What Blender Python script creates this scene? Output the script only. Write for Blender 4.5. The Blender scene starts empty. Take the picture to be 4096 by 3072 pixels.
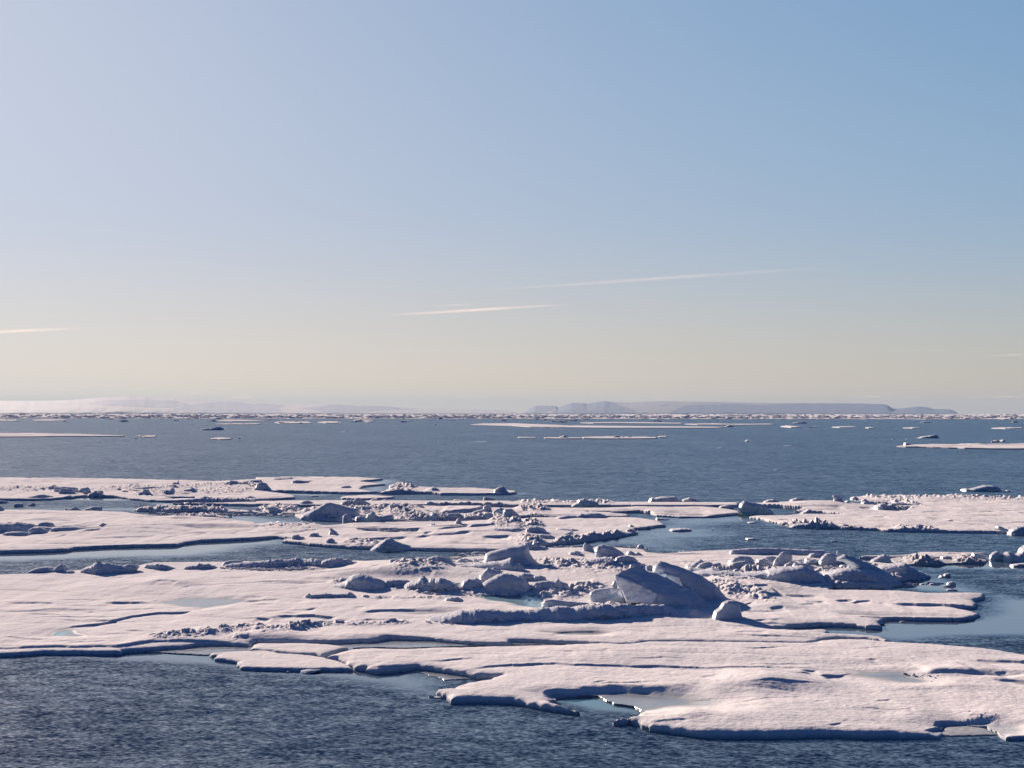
import bpy, bmesh, math, random
import numpy as np
from mathutils import Vector, Matrix

# ------------------------------------------------------------------ camera, sky, sun, exposure
random.seed(7)
rng = np.random.default_rng(7)
SC = bpy.context.scene
COL = SC.collection
CAM_H = 12.0
HFOV = math.radians(32.0)
PITCH = math.atan(118.0 / (2048 / math.tan(HFOV / 2)))
ROLL = 0.0008
FPX = 2048 / math.tan(HFOV / 2)          # focal length in photo pixels
SUN_AZ = math.radians(25)                # to the left of the view direction
SUN_EL = math.radians(14)

_f = np.array([0, math.cos(PITCH), math.sin(PITCH)])
_r0 = np.array([1.0, 0, 0]); _u0 = np.array([0, -math.sin(PITCH), math.cos(PITCH)])
_r = _r0 * math.cos(ROLL) + _u0 * math.sin(ROLL)
_u = _u0 * math.cos(ROLL) - _r0 * math.sin(ROLL)
cam_data = bpy.data.cameras.new("camera")
cam = bpy.data.objects.new("camera", cam_data); COL.objects.link(cam)
cam.matrix_world = Matrix(((_r[0], _u[0], -_f[0], 0), (_r[1], _u[1], -_f[1], 0), (_r[2], _u[2], -_f[2], CAM_H), (0, 0, 0, 1)))
cam_data.sensor_width = 36; cam_data.sensor_fit = 'HORIZONTAL'
cam_data.angle = HFOV
cam_data.clip_start = 0.5; cam_data.clip_end = 400000
SC.camera = cam

world = bpy.data.worlds.new("World"); SC.world = world; world.use_nodes = True
wn = world.node_tree; bg = wn.nodes['Background']
sky = wn.nodes.new('ShaderNodeTexSky'); sky.sky_type = 'NISHITA'; sky.sun_disc = False
sky.sun_elevation = SUN_EL; sky.sun_rotation = -SUN_AZ
sky.altitude = 0; sky.air_density = 1.0; sky.dust_density = 0.6; sky.ozone_density = 6.0
SKY_STR = 0.06; EXPOSURE = 1.9
def vm(op, a, b):                        # soft shoulder on the sky's brightness near the sun, per channel
    q = wn.nodes.new('ShaderNodeVectorMath'); q.operation = op
    for i, v in enumerate((a, b)):
        if isinstance(v, tuple): q.inputs[i].default_value = v
        else: wn.links.new(v, q.inputs[i])
    return q.outputs[0]
KS = (1.32, 1.56, 1.69); TS = (0.430, 0.343, 0.345)
den = vm('ADD', vm('MULTIPLY', sky.outputs[0], tuple(1 / k for k in KS)), (1.0, 1.0, 1.0))
def vpow(v, g):
    a = wn.nodes.new('ShaderNodeSeparateXYZ'); b = wn.nodes.new('ShaderNodeCombineXYZ'); wn.links.new(v, a.inputs[0])
    for i in range(3):
        m = wn.nodes.new('ShaderNodeMath'); m.operation = 'POWER'; wn.links.new(a.outputs[i], m.inputs[0]); m.inputs[1].default_value = g; wn.links.new(m.outputs[0], b.inputs[i])
    return b.outputs[0]
col_ = vm('MULTIPLY', vpow(vm('DIVIDE', sky.outputs[0], den), 1.9), tuple(t / (SKY_STR * 2 ** EXPOSURE) for t in TS))
# warm air low over the horizon
sz = wn.nodes.new('ShaderNodeSeparateXYZ'); tcw = wn.nodes.new('ShaderNodeTexCoord'); wn.links.new(tcw.outputs['Generated'], sz.inputs[0])
mrn = wn.nodes.new('ShaderNodeMapRange'); mrn.interpolation_type = 'SMOOTHSTEP'; wn.links.new(sz.outputs[2], mrn.inputs[0])
for i_, v_ in enumerate((-.01, .12, 1.0, 0.0)): mrn.inputs[i_ + 1].default_value = v_
mxw = wn.nodes.new('ShaderNodeMix'); mxw.data_type = 'RGBA'; wn.links.new(mrn.outputs[0], mxw.inputs[0]); mxw.inputs[6].default_value = (1, 1, 1, 1); mxw.inputs[7].default_value = (1.33, 1.12, .85, 1)
# the sky opposite the sun is darker
dt_ = wn.nodes.new('ShaderNodeVectorMath'); dt_.operation = 'DOT_PRODUCT'; wn.links.new(tcw.outputs['Generated'], dt_.inputs[0]); dt_.inputs[1].default_value = (-math.sin(SUN_AZ), math.cos(SUN_AZ), 0)
mra = wn.nodes.new('ShaderNodeMapRange'); mra.interpolation_type = 'SMOOTHSTEP'; wn.links.new(dt_.outputs['Value'], mra.inputs[0])
for i_, v_ in enumerate((-.35, .68, 0.0, 1.0)): mra.inputs[i_ + 1].default_value = v_
mxa = wn.nodes.new('ShaderNodeMix'); mxa.data_type = 'RGBA'; wn.links.new(mra.outputs[0], mxa.inputs[0]); mxa.inputs[6].default_value = (.26, .37, .60, 1); mxa.inputs[7].default_value = (1, 1, 1, 1)
wn.links.new(vm('MULTIPLY', vm('MULTIPLY', col_, mxw.outputs[2]), mxa.outputs[2]), bg.inputs[0])
bg.inputs[1].default_value = SKY_STR

sl = bpy.data.lights.new("sun", 'SUN'); sl.energy = 4.6; sl.angle = math.radians(0.5); sl.color = (1.0, 0.80, 0.67)
so = bpy.data.objects.new("sun", sl); COL.objects.link(so)
SUN = Vector((-math.sin(SUN_AZ) * math.cos(SUN_EL), math.cos(SUN_AZ) * math.cos(SUN_EL), math.sin(SUN_EL)))
so.rotation_euler = SUN.to_track_quat('Z', 'Y').to_euler(); so.location = (-40, 20, 40)
SC.view_settings.view_transform = 'Standard'; SC.view_settings.look = 'None'
SC.view_settings.gamma = 1; SC.view_settings.exposure = EXPOSURE
SC.cycles.volume_max_steps = 64; SC.cycles.max_bounces = 8; SC.cycles.volume_bounces = 1

# ------------------------------------------------------------------ helpers
ROWS = {'A': 1500, 'B': 1880, 'C': 2200, 'D': 2560}
def px(s, f=0.0):
    """'C2 10,20 30,40 C3 ...' -> list of photo pixels; tag = photo quarter column and row band the trace was read in"""
    out = []; c = 0; r = 0
    for w in s.split():
        if w[0] in ROWS: r = ROWS[w[0]]; c = int(w[1]) * 1024
        else:
            low = w.endswith('~'); a, b = w.rstrip('~').split(','); v = r + float(b) / 2.16     # ~ : read at the water line, not at the rim
            if low: v = 1654 + (v - 1654) * (CAM_H - f) / CAM_H
            out.append((c + float(a) / 2.16, v))
    return np.array(out)
def ground(uv, z=0.0):
    """photo pixels -> points of the level z (metres)"""
    uv = np.asarray(uv, float)
    a = (uv[..., 0] - 2048) / FPX; b = (1536 - uv[..., 1]) / FPX
    d = _f + a[..., None] * _r + b[..., None] * _u
    t = (z - CAM_H) / d[..., 2]
    return np.stack([d[..., 0] * t, d[..., 1] * t], -1)
def at_depth(uv, y):
    uv = np.asarray(uv, float)
    a = (uv[..., 0] - 2048) / FPX; b = (1536 - uv[..., 1]) / FPX
    d = _f + a[..., None] * _r + b[..., None] * _u
    t = y / d[..., 1]
    return np.stack([d[..., 0] * t, np.broadcast_to(y, t.shape), CAM_H + d[..., 2] * t], -1)

def _hash(ix, iy, seed):
    h = (ix.astype(np.int64) * 374761393 + iy.astype(np.int64) * 668265263 + seed * 1442695041) & 0xffffffff
    h = ((h ^ (h >> 13)) * 1274126177) & 0xffffffff
    h = h ^ (h >> 16)
    return (h & 0xffffff) / float(0xffffff)
def noise(x, y, seed=0):
    x = np.asarray(x, float); y = np.asarray(y, float)
    ix = np.floor(x); iy = np.floor(y); fx = x - ix; fy = y - iy
    ux = fx * fx * fx * (fx * (fx * 6 - 15) + 10); uy = fy * fy * fy * (fy * (fy * 6 - 15) + 10)
    def g(dx, dy):
        a = _hash(ix + dx, iy + dy, seed) * 6.2831853
        return np.cos(a) * (fx - dx) + np.sin(a) * (fy - dy)
    n0 = g(0, 0) * (1 - ux) + g(1, 0) * ux; n1 = g(0, 1) * (1 - ux) + g(1, 1) * ux
    return (n0 * (1 - uy) + n1 * uy) * 1.5
def fbm(x, y, oct=4, seed=0, gain=0.5):
    s = 0; a = 1.0
    for i in range(oct):
        s = s + a * noise(x, y, seed + i * 17); x = x * 2.03 + 5.2; y = y * 2.03 + 1.7; a *= gain
    return s
def worley(x, y, seed=0):
    ix = np.floor(x); iy = np.floor(y); f1 = np.full(x.shape, 9.0); idv = np.zeros(x.shape)
    ang = np.zeros(x.shape); ox = np.zeros(x.shape); oy = np.zeros(x.shape)
    for dx in (-1, 0, 1):
        for dy in (-1, 0, 1):
            cx = ix + dx + _hash(ix + dx, iy + dy, seed); cy = iy + dy + _hash(ix + dx, iy + dy, seed + 9)
            dd = (x - cx) ** 2 + (y - cy) ** 2; m = dd < f1
            f1 = np.where(m, dd, f1); idv = np.where(m, _hash(ix + dx, iy + dy, seed + 31), idv)
            ang = np.where(m, _hash(ix + dx, iy + dy, seed + 57) * 6.283, ang)
            ox = np.where(m, x - cx, ox); oy = np.where(m, y - cy, oy)
    return np.sqrt(f1), idv, ox * np.cos(ang) + oy * np.sin(ang)
def sstep(a, b, x):
    t = np.clip((x - a) / (b - a), 0, 1); return t * t * (3 - 2 * t)

def poly_sdf(X, Y, P, skip=None):
    """signed distance (positive inside) and nearest point; skip = segments left out of the distance"""
    n = len(P); best = np.full(X.shape, 1e18); inside = np.zeros(X.shape, bool)
    nx = X.copy(); ny = Y.copy()
    for i in range(n):
        ax, ay = P[i]; bx, by = P[(i + 1) % n]
        c = (ay > Y) != (by > Y)
        if by != ay:
            inside ^= c & (X < (bx - ax) * (Y - ay) / (by - ay) + ax)
        if skip is not None and skip[i]: continue
        ex, ey = bx - ax, by - ay; L = ex * ex + ey * ey + 1e-12
        t = np.clip(((X - ax) * ex + (Y - ay) * ey) / L, 0, 1)
        qx = ax + t * ex; qy = ay + t * ey
        dd = (X - qx) ** 2 + (Y - qy) ** 2; m = dd < best
        best = np.where(m, dd, best); nx = np.where(m, qx, nx); ny = np.where(m, qy, ny)
    d = np.sqrt(best)
    return np.where(inside, d, -d), nx, ny

def mesh_np(name, V, Fq, mat, smooth=True, attr=None, sharp=None):
    me = bpy.data.meshes.new(name)
    V = np.asarray(V, np.float32); Fq = np.asarray(Fq, np.int32)
    nf, k = Fq.shape
    me.vertices.add(len(V)); me.vertices.foreach_set('co', V.ravel())
    me.loops.add(nf * k); me.loops.foreach_set('vertex_index', Fq.ravel())
    me.polygons.add(nf); me.polygons.foreach_set('loop_start', np.arange(0, nf * k, k, dtype=np.int32))
    me.update(calc_edges=True)
    me.polygons.foreach_set('use_smooth', np.full(nf, smooth))
    if sharp: me.set_sharp_from_angle(angle=math.radians(sharp))
    if attr is not None:
        at = me.attributes.new('mask', 'FLOAT_COLOR', 'POINT')
        at.data.foreach_set('color', np.asarray(attr, np.float32).ravel())
    me.materials.append(mat)
    return me
def link(name, me, parent=None, loc=None):
    o = bpy.data.objects.new(name, me); COL.objects.link(o)
    if parent is not None: o.parent = parent
    if loc is not None: o.location = loc
    return o
def tag(o, label, cat, group=None, kind=None):
    if label: o['label'] = label
    if cat: o['category'] = cat
    if group: o['group'] = group
    if kind: o['kind'] = kind
    return o

# ------------------------------------------------------------------ materials
class N:
    def __init__(s, name):
        s.m = bpy.data.materials.new(name); s.m.use_nodes = True; s.t = s.m.node_tree
        s.b = s.t.nodes['Principled BSDF']; s.out = s.t.nodes['Material Output']
    def n(s, typ, **kw):
        q = s.t.nodes.new(typ)
        for k, v in kw.items(): setattr(q, k, v)
        return q
    def l(s, a, b): s.t.links.new(a, b)
    def setv(s, sock, v):
        if hasattr(v, 'links') or isinstance(v, bpy.types.NodeSocket): s.l(v, sock)
        else: sock.default_value = v
    def math(s, op, a, b=0.0, clamp=False):
        q = s.n('ShaderNodeMath', operation=op, use_clamp=clamp); s.setv(q.inputs[0], a); s.setv(q.inputs[1], b); return q.outputs[0]
    def mix(s, f, a, b):
        q = s.n('ShaderNodeMix', data_type='RGBA'); s.setv(q.inputs[0], f); s.setv(q.inputs[6], a); s.setv(q.inputs[7], b); return q.outputs[2]
    def mapr(s, v, a, b, c, d):
        q = s.n('ShaderNodeMapRange'); s.setv(q.inputs[0], v)
        for i, w in enumerate((a, b, c, d)): s.setv(q.inputs[i + 1], w)
        return q.outputs[0]
    def noise(s, vec, scale, detail=3, rough=0.5, dist=0.0):
        q = s.n('ShaderNodeTexNoise'); s.l(vec, q.inputs['Vector']); q.inputs['Scale'].default_value = scale
        q.inputs['Detail'].default_value = detail; q.inputs['Roughness'].default_value = rough; q.inputs['Distortion'].default_value = dist
        return q.outputs[0]
    def pos(s): return s.n('ShaderNodeNewGeometry').outputs['Position']
    def mapping(s, vec, scale=(1, 1, 1), rot=(0, 0, 0)):
        q = s.n('ShaderNodeMapping'); s.l(vec, q.inputs[0]); q.inputs['Scale'].default_value = scale; q.inputs['Rotation'].default_value = rot; return q.outputs[0]

SNOW = (0.565, 0.55, 0.55, 1)
def snow_material():
    k = N('snow_on_sea_ice'); P = k.pos()
    at = k.n('ShaderNodeAttribute', attribute_name='mask'); sep = k.n('ShaderNodeSeparateColor'); k.l(at.outputs['Color'], sep.inputs[0])
    n1 = k.noise(k.mapping(P, (0.12, 0.05, 0.3)), 1.0, 4, 0.6)
    col = k.mix(k.mapr(n1, 0.35, 0.7, 0, 1), SNOW, (0.50, 0.50, 0.515, 1))
    sp = k.n('ShaderNodeSeparateXYZ'); k.l(P, sp.inputs[0])
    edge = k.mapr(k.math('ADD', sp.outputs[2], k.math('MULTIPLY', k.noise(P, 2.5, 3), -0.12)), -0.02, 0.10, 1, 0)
    grey = k.math('MULTIPLY', sep.outputs[0], 1.0, True)
    pn = k.noise(k.mapping(P, (0.6, 0.15, 1)), 1.0, 5, 0.65)
    pondc = k.mix(k.mapr(pn, 0.35, 0.65, 0, 1), (0.11, 0.135, 0.15, 1), (0.20, 0.20, 0.20, 1))
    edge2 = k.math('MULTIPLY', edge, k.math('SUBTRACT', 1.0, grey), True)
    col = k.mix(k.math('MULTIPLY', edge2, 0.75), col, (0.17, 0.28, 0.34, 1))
    col = k.mix(grey, col, pondc)
    col = k.mix(sep.outputs[1], col, (0.17, 0.30, 0.33, 1))
    k.l(col, k.b.inputs['Base Color'])
    wet = k.math('MAXIMUM', grey, sep.outputs[1])
    k.l(k.mapr(wet, 0.2, .8, 0.85, 0.12), k.b.inputs['Roughness'])
    k.l(k.math('MULTIPLY', k.math('POWER', wet, 5.0), 0.3), k.b.inputs['Specular IOR Level'])
    h = k.math('ADD', k.math('MULTIPLY', k.noise(k.mapping(P, (0.8, 0.45, 1)), 1.4, 5, 0.6), 0.16), k.math('ADD', k.math('MULTIPLY', k.noise(P, 9.0, 3, 0.6), 0.025), k.math('MULTIPLY', k.noise(k.mapping(P, (1.0, 2.6, 1), (0, 0, .35)), 1.0, 4, 0.6), 0.04)))
    bp = k.n('ShaderNodeBump'); k.l(k.math('MULTIPLY', h, k.math('SUBTRACT', 1.0, k.math('MULTIPLY', wet, 0.93))), bp.inputs['Height'])
    bp.inputs['Strength'].default_value = 0.38; bp.inputs['Distance'].default_value = 1.0
    k.l(bp.outputs[0], k.b.inputs['Normal'])
    return k.m
def block_material(name, ice, amount, sss=0.0):
    k = N(name); P = k.pos()
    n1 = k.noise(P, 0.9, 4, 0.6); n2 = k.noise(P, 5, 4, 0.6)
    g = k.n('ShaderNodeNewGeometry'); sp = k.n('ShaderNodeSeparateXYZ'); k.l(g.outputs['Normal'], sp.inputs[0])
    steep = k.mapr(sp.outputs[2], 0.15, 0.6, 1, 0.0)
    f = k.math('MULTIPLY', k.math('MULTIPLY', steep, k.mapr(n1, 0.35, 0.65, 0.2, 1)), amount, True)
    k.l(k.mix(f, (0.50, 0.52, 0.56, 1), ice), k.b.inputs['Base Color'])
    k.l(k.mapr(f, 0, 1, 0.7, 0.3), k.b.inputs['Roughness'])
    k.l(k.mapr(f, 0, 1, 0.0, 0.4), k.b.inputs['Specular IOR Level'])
    if sss:
        k.b.inputs['Subsurface Weight'].default_value = sss; k.b.inputs['Subsurface Radius'].default_value = (0.25, 0.6, 0.8); k.b.inputs['Subsurface Scale'].default_value = 0.6
    bp = k.n('ShaderNodeBump'); k.l(k.math('ADD', k.math('MULTIPLY', n1, 0.10), k.math('MULTIPLY', n2, 0.035)), bp.inputs['Height'])
    bp.inputs['Strength'].default_value = 0.6; bp.inputs['Distance'].default_value = 1.0
    k.l(bp.outputs[0], k.b.inputs['Normal'])
    return k.m
WAVE = 0.68; ROUGH = 0.13; TILT = 0.158
def water_material():
    k = N('sea_water'); P = k.pos()
    at = k.n('ShaderNodeAttribute', attribute_name='mask'); sep = k.n('ShaderNodeSeparateColor'); k.l(at.outputs['Color'], sep.inputs[0])
    calm = sep.outputs[0]; shelf = sep.outputs[1]
    k.l(k.mix(shelf, (0.072, 0.104, 0.140, 1), (0.05, 0.17, 0.20, 1)), k.b.inputs['Base Color'])
    k.b.inputs['IOR'].default_value = 1.333; k.b.inputs['Roughness'].default_value = 0.04
    def cn(vec, scale, detail, rough):   # two independent noise slopes
        q = k.n('ShaderNodeTexNoise'); k.l(vec, q.inputs['Vector']); q.inputs['Scale'].default_value = scale
        q.inputs['Detail'].default_value = detail; q.inputs['Roughness'].default_value = rough
        v = k.n('ShaderNodeVectorMath', operation='SUBTRACT'); k.l(q.outputs['Color'], v.inputs[0]); v.inputs[1].default_value = (.5, .5, .5); return v.outputs[0]
    a = cn(k.mapping(P, (5.0, 6.0, 1), (0, 0, 0.22)), 1.0, 3, 0.55)
    b = cn(k.mapping(P, (0.8, 1.3, 1), (0, 0, -0.15)), 1.0, 2, 0.5)
    c = k.noise(k.mapping(P, (0.02, 0.008, 1)), 1.0, 3, 0.5)
    amp = k.math('MULTIPLY', k.math('SUBTRACT', 1.0, calm), k.mapr(c, 0.3, 0.7, 0.93, 1.07))
    amp = k.math('MAXIMUM', amp, 0.015)
    def sc(v, f):
        q = k.n('ShaderNodeVectorMath', operation='SCALE'); k.l(v, q.inputs[0]); k.setv(q.inputs['Scale'], f); return q.outputs[0]
    def add(x, y):
        q = k.n('ShaderNodeVectorMath', operation='ADD'); k.setv(q.inputs[0], x); k.setv(q.inputs[1], y); return q.outputs[0]
    b2 = cn(k.mapping(P, (0.16, 0.30, 1), (0, 0, 0.1)), 1.0, 2, 0.5)
    sl_ = sc(add(add(sc(a, WAVE), sc(b, WAVE * .45)), sc(b2, WAVE * .16)), amp)
    q = k.n('ShaderNodeVectorMath', operation='MULTIPLY'); k.l(sl_, q.inputs[0]); q.inputs[1].default_value = (.7, 1.15, 0)
    nn = k.n('ShaderNodeVectorMath', operation='NORMALIZE'); cb = k.n('ShaderNodeCombineXYZ'); k.l(k.math('MULTIPLY', amp, -TILT), cb.inputs[1]); cb.inputs[2].default_value = 1.0   # steep lee faces of ripples run toward -Y
    k.l(add(q.outputs[0], cb.outputs[0]), nn.inputs[0])
    k.l(nn.outputs[0], k.b.inputs['Normal'])
    k.l(k.mapr(calm, 0, 1, ROUGH, 0.03), k.b.inputs['Roughness'])
    return k.m
M_SNOW = snow_material()
M_BLOCK = block_material('snowy_ice_block', (0.24, 0.35, 0.48, 1), 0.9)  # bare ice on steep faces, its colour darkened and blued to deepen their shade
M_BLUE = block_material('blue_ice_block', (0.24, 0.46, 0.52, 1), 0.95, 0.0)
M_FACE = block_material('bounce_lit_broken_ice', (0.62, 0.68, 0.76, 1), 1.0)  # paler colour paints the light bounced off the snow onto the slab's broken face
M_WATER = water_material()

# ------------------------------------------------------------------ sea
CALM = [  # sheltered water along the ice, traced on the sea: (outline, softness in metres, strength)
 ("B0 -1200,700 0,700 640,660 1540,640 2212,580 B1 100,575 250,600 240,640 0,655 B0 1950,705 1700,740 1100,745 700,765 0,795 -1200,820", 4, 1),
 ("C0 -1200,890 0,880 1060,855 1600,880 1850,900 2212,1010 C1 850,1010 1250,1000 D1 1700,395 1540,400 1660,470 1350,470 1000,380 600,320 0,285 D0 2100,255 1800,220 1300,190 900,165 0,140 -1200,140", 1.6, .93),
 ("D2 200,480 1140,480 1140,640 1000,640 660,612 350,520", 0.8, 1),
 ("D3 1450,740 1950,740 2100,800 2400,810 2400,830 1450,830", 0.6, 0.9),
 ("C3 20,640 540,560 1000,570 1650,590 1830,540 1870,430 1870,380 1400,370 540,300 1150,240 1400,210 1250,120 2212,100 3000,100 3000,160 1900,172 1500,170 1450,200 1650,260 1900,330 2212,420 3000,450 3000,760 2212,755 1600,755 1200,795 1080,785 500,720", 2.0, 1),
 ("B2 1000,350 1250,430 1340,470 1050,520 900,570 350,625 350,680 900,650 1180,710 1500,700 1400,600 1700,560 1500,480 2212,440 2212,395 1700,395 1450,400 1200,395 1180,360", 5, .75),
 ("B0 -1200,245 430,245 900,215 1150,240 1300,262 2212,290 B1 0,320 B0 1400,310 1150,270 600,262 -1200,262", 3, .95),
 ("B0 -1200,345 0,340 500,330 1200,330 2212,400 B1 600,470 0,480 B0 1400,380 1100,350 600,345", 3, .85),
 ("B1 100,178 600,165 1000,190 1500,205 2212,200 B2 100,200 B1 1900,225 1300,215 700,200 500,215 100,205", 4, .95),
 ("B1 930,140 1130,85 1150,150 1100,190 900,170", 3, .8),
 ("B3 0,462 640,490 1050,512 2212,540 3000,545 3000,565 2212,560 1000,530 500,512 0,480", 3, .85),
]
SHELF = [ # drowned pale foot of the ice seen through the water
 ("B2 1960,372 2212,400 2212,412 1990,400", 2), ("D2 355,522 480,505 780,500 900,560 1100,620 900,600 640,590", 1),
 ("D3 1500,775 1700,757 1880,765 1920,800 1600,800", .6), ("C3 1900,90 2300,90 2300,118 1960,110", 1.5),
 ("C3 1080,340 1400,360 1700,365 1500,345", .8), ("C0 1300,885 1760,905 1900,960 1500,915", 1.2)]
def geo(a, b, n): return np.exp(np.linspace(math.log(a), math.log(b), n))
yy = np.concatenate([-geo(3000, 5, 12), np.linspace(0, 58, 12), np.linspace(59, 130, 240), np.linspace(131, 420, 290), geo(424, 62000, 90)])
xh = np.concatenate([np.linspace(0, 26, 70), np.linspace(26.6, 130, 150), geo(134, 62000, 50)])
xx = np.concatenate([-xh[::-1], xh[1:]])
WX, WY = np.meshgrid(xx, yy)
calm = np.zeros(WX.shape); shelf = np.zeros(WX.shape)
m = (WY > 55) & (WY < 425) & (np.abs(WX) < 130)
wob = fbm(WX[m] * .05, WY[m] * .02, 3, 5)
for s, w, k in CALM:
    d, _, _ = poly_sdf(WX[m], WY[m], ground(px(s), 0))
    calm[m] = np.maximum(calm[m], k * sstep(-w * .7, w * .8, d + wob * w * .6))
for s, w in SHELF:
    d, _, _ = poly_sdf(WX[m], WY[m], ground(px(s), 0))
    shelf[m] = np.maximum(shelf[m], 0.8 * sstep(-w * .5, w, d))
ny_, nx_ = WX.shape
idx = np.arange(ny_ * nx_).reshape(ny_, nx_)
WF = np.stack([idx[:-1, :-1], idx[:-1, 1:], idx[1:, 1:], idx[1:, :-1]], -1).reshape(-1, 4)
WV = np.stack([WX.ravel(), WY.ravel(), np.zeros(WX.size)], -1)
WA = np.stack([calm.ravel(), shelf.ravel(), 0 * calm.ravel(), 1 + 0 * calm.ravel()], -1)
o = link('water', mesh_np('water', WV, WF, M_WATER, True, WA)); tag(o, None, None, kind='structure')

# ------------------------------------------------------------------ ice floes: height fields inside traced shore lines
us = np.concatenate([np.arange(-620, -20, 14), np.arange(-20, 4118, 3), np.arange(4118, 4740, 14)])
vs = np.concatenate([np.arange(1895, 2250, 1.0), np.arange(2250, 2985, 1.35)])
GU, GV = np.meshgrid(us, vs)
F_REF = 0.28
GR = ground(np.stack([GU, GV], -1), F_REF); GX, GY = GR[..., 0], GR[..., 1]

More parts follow.
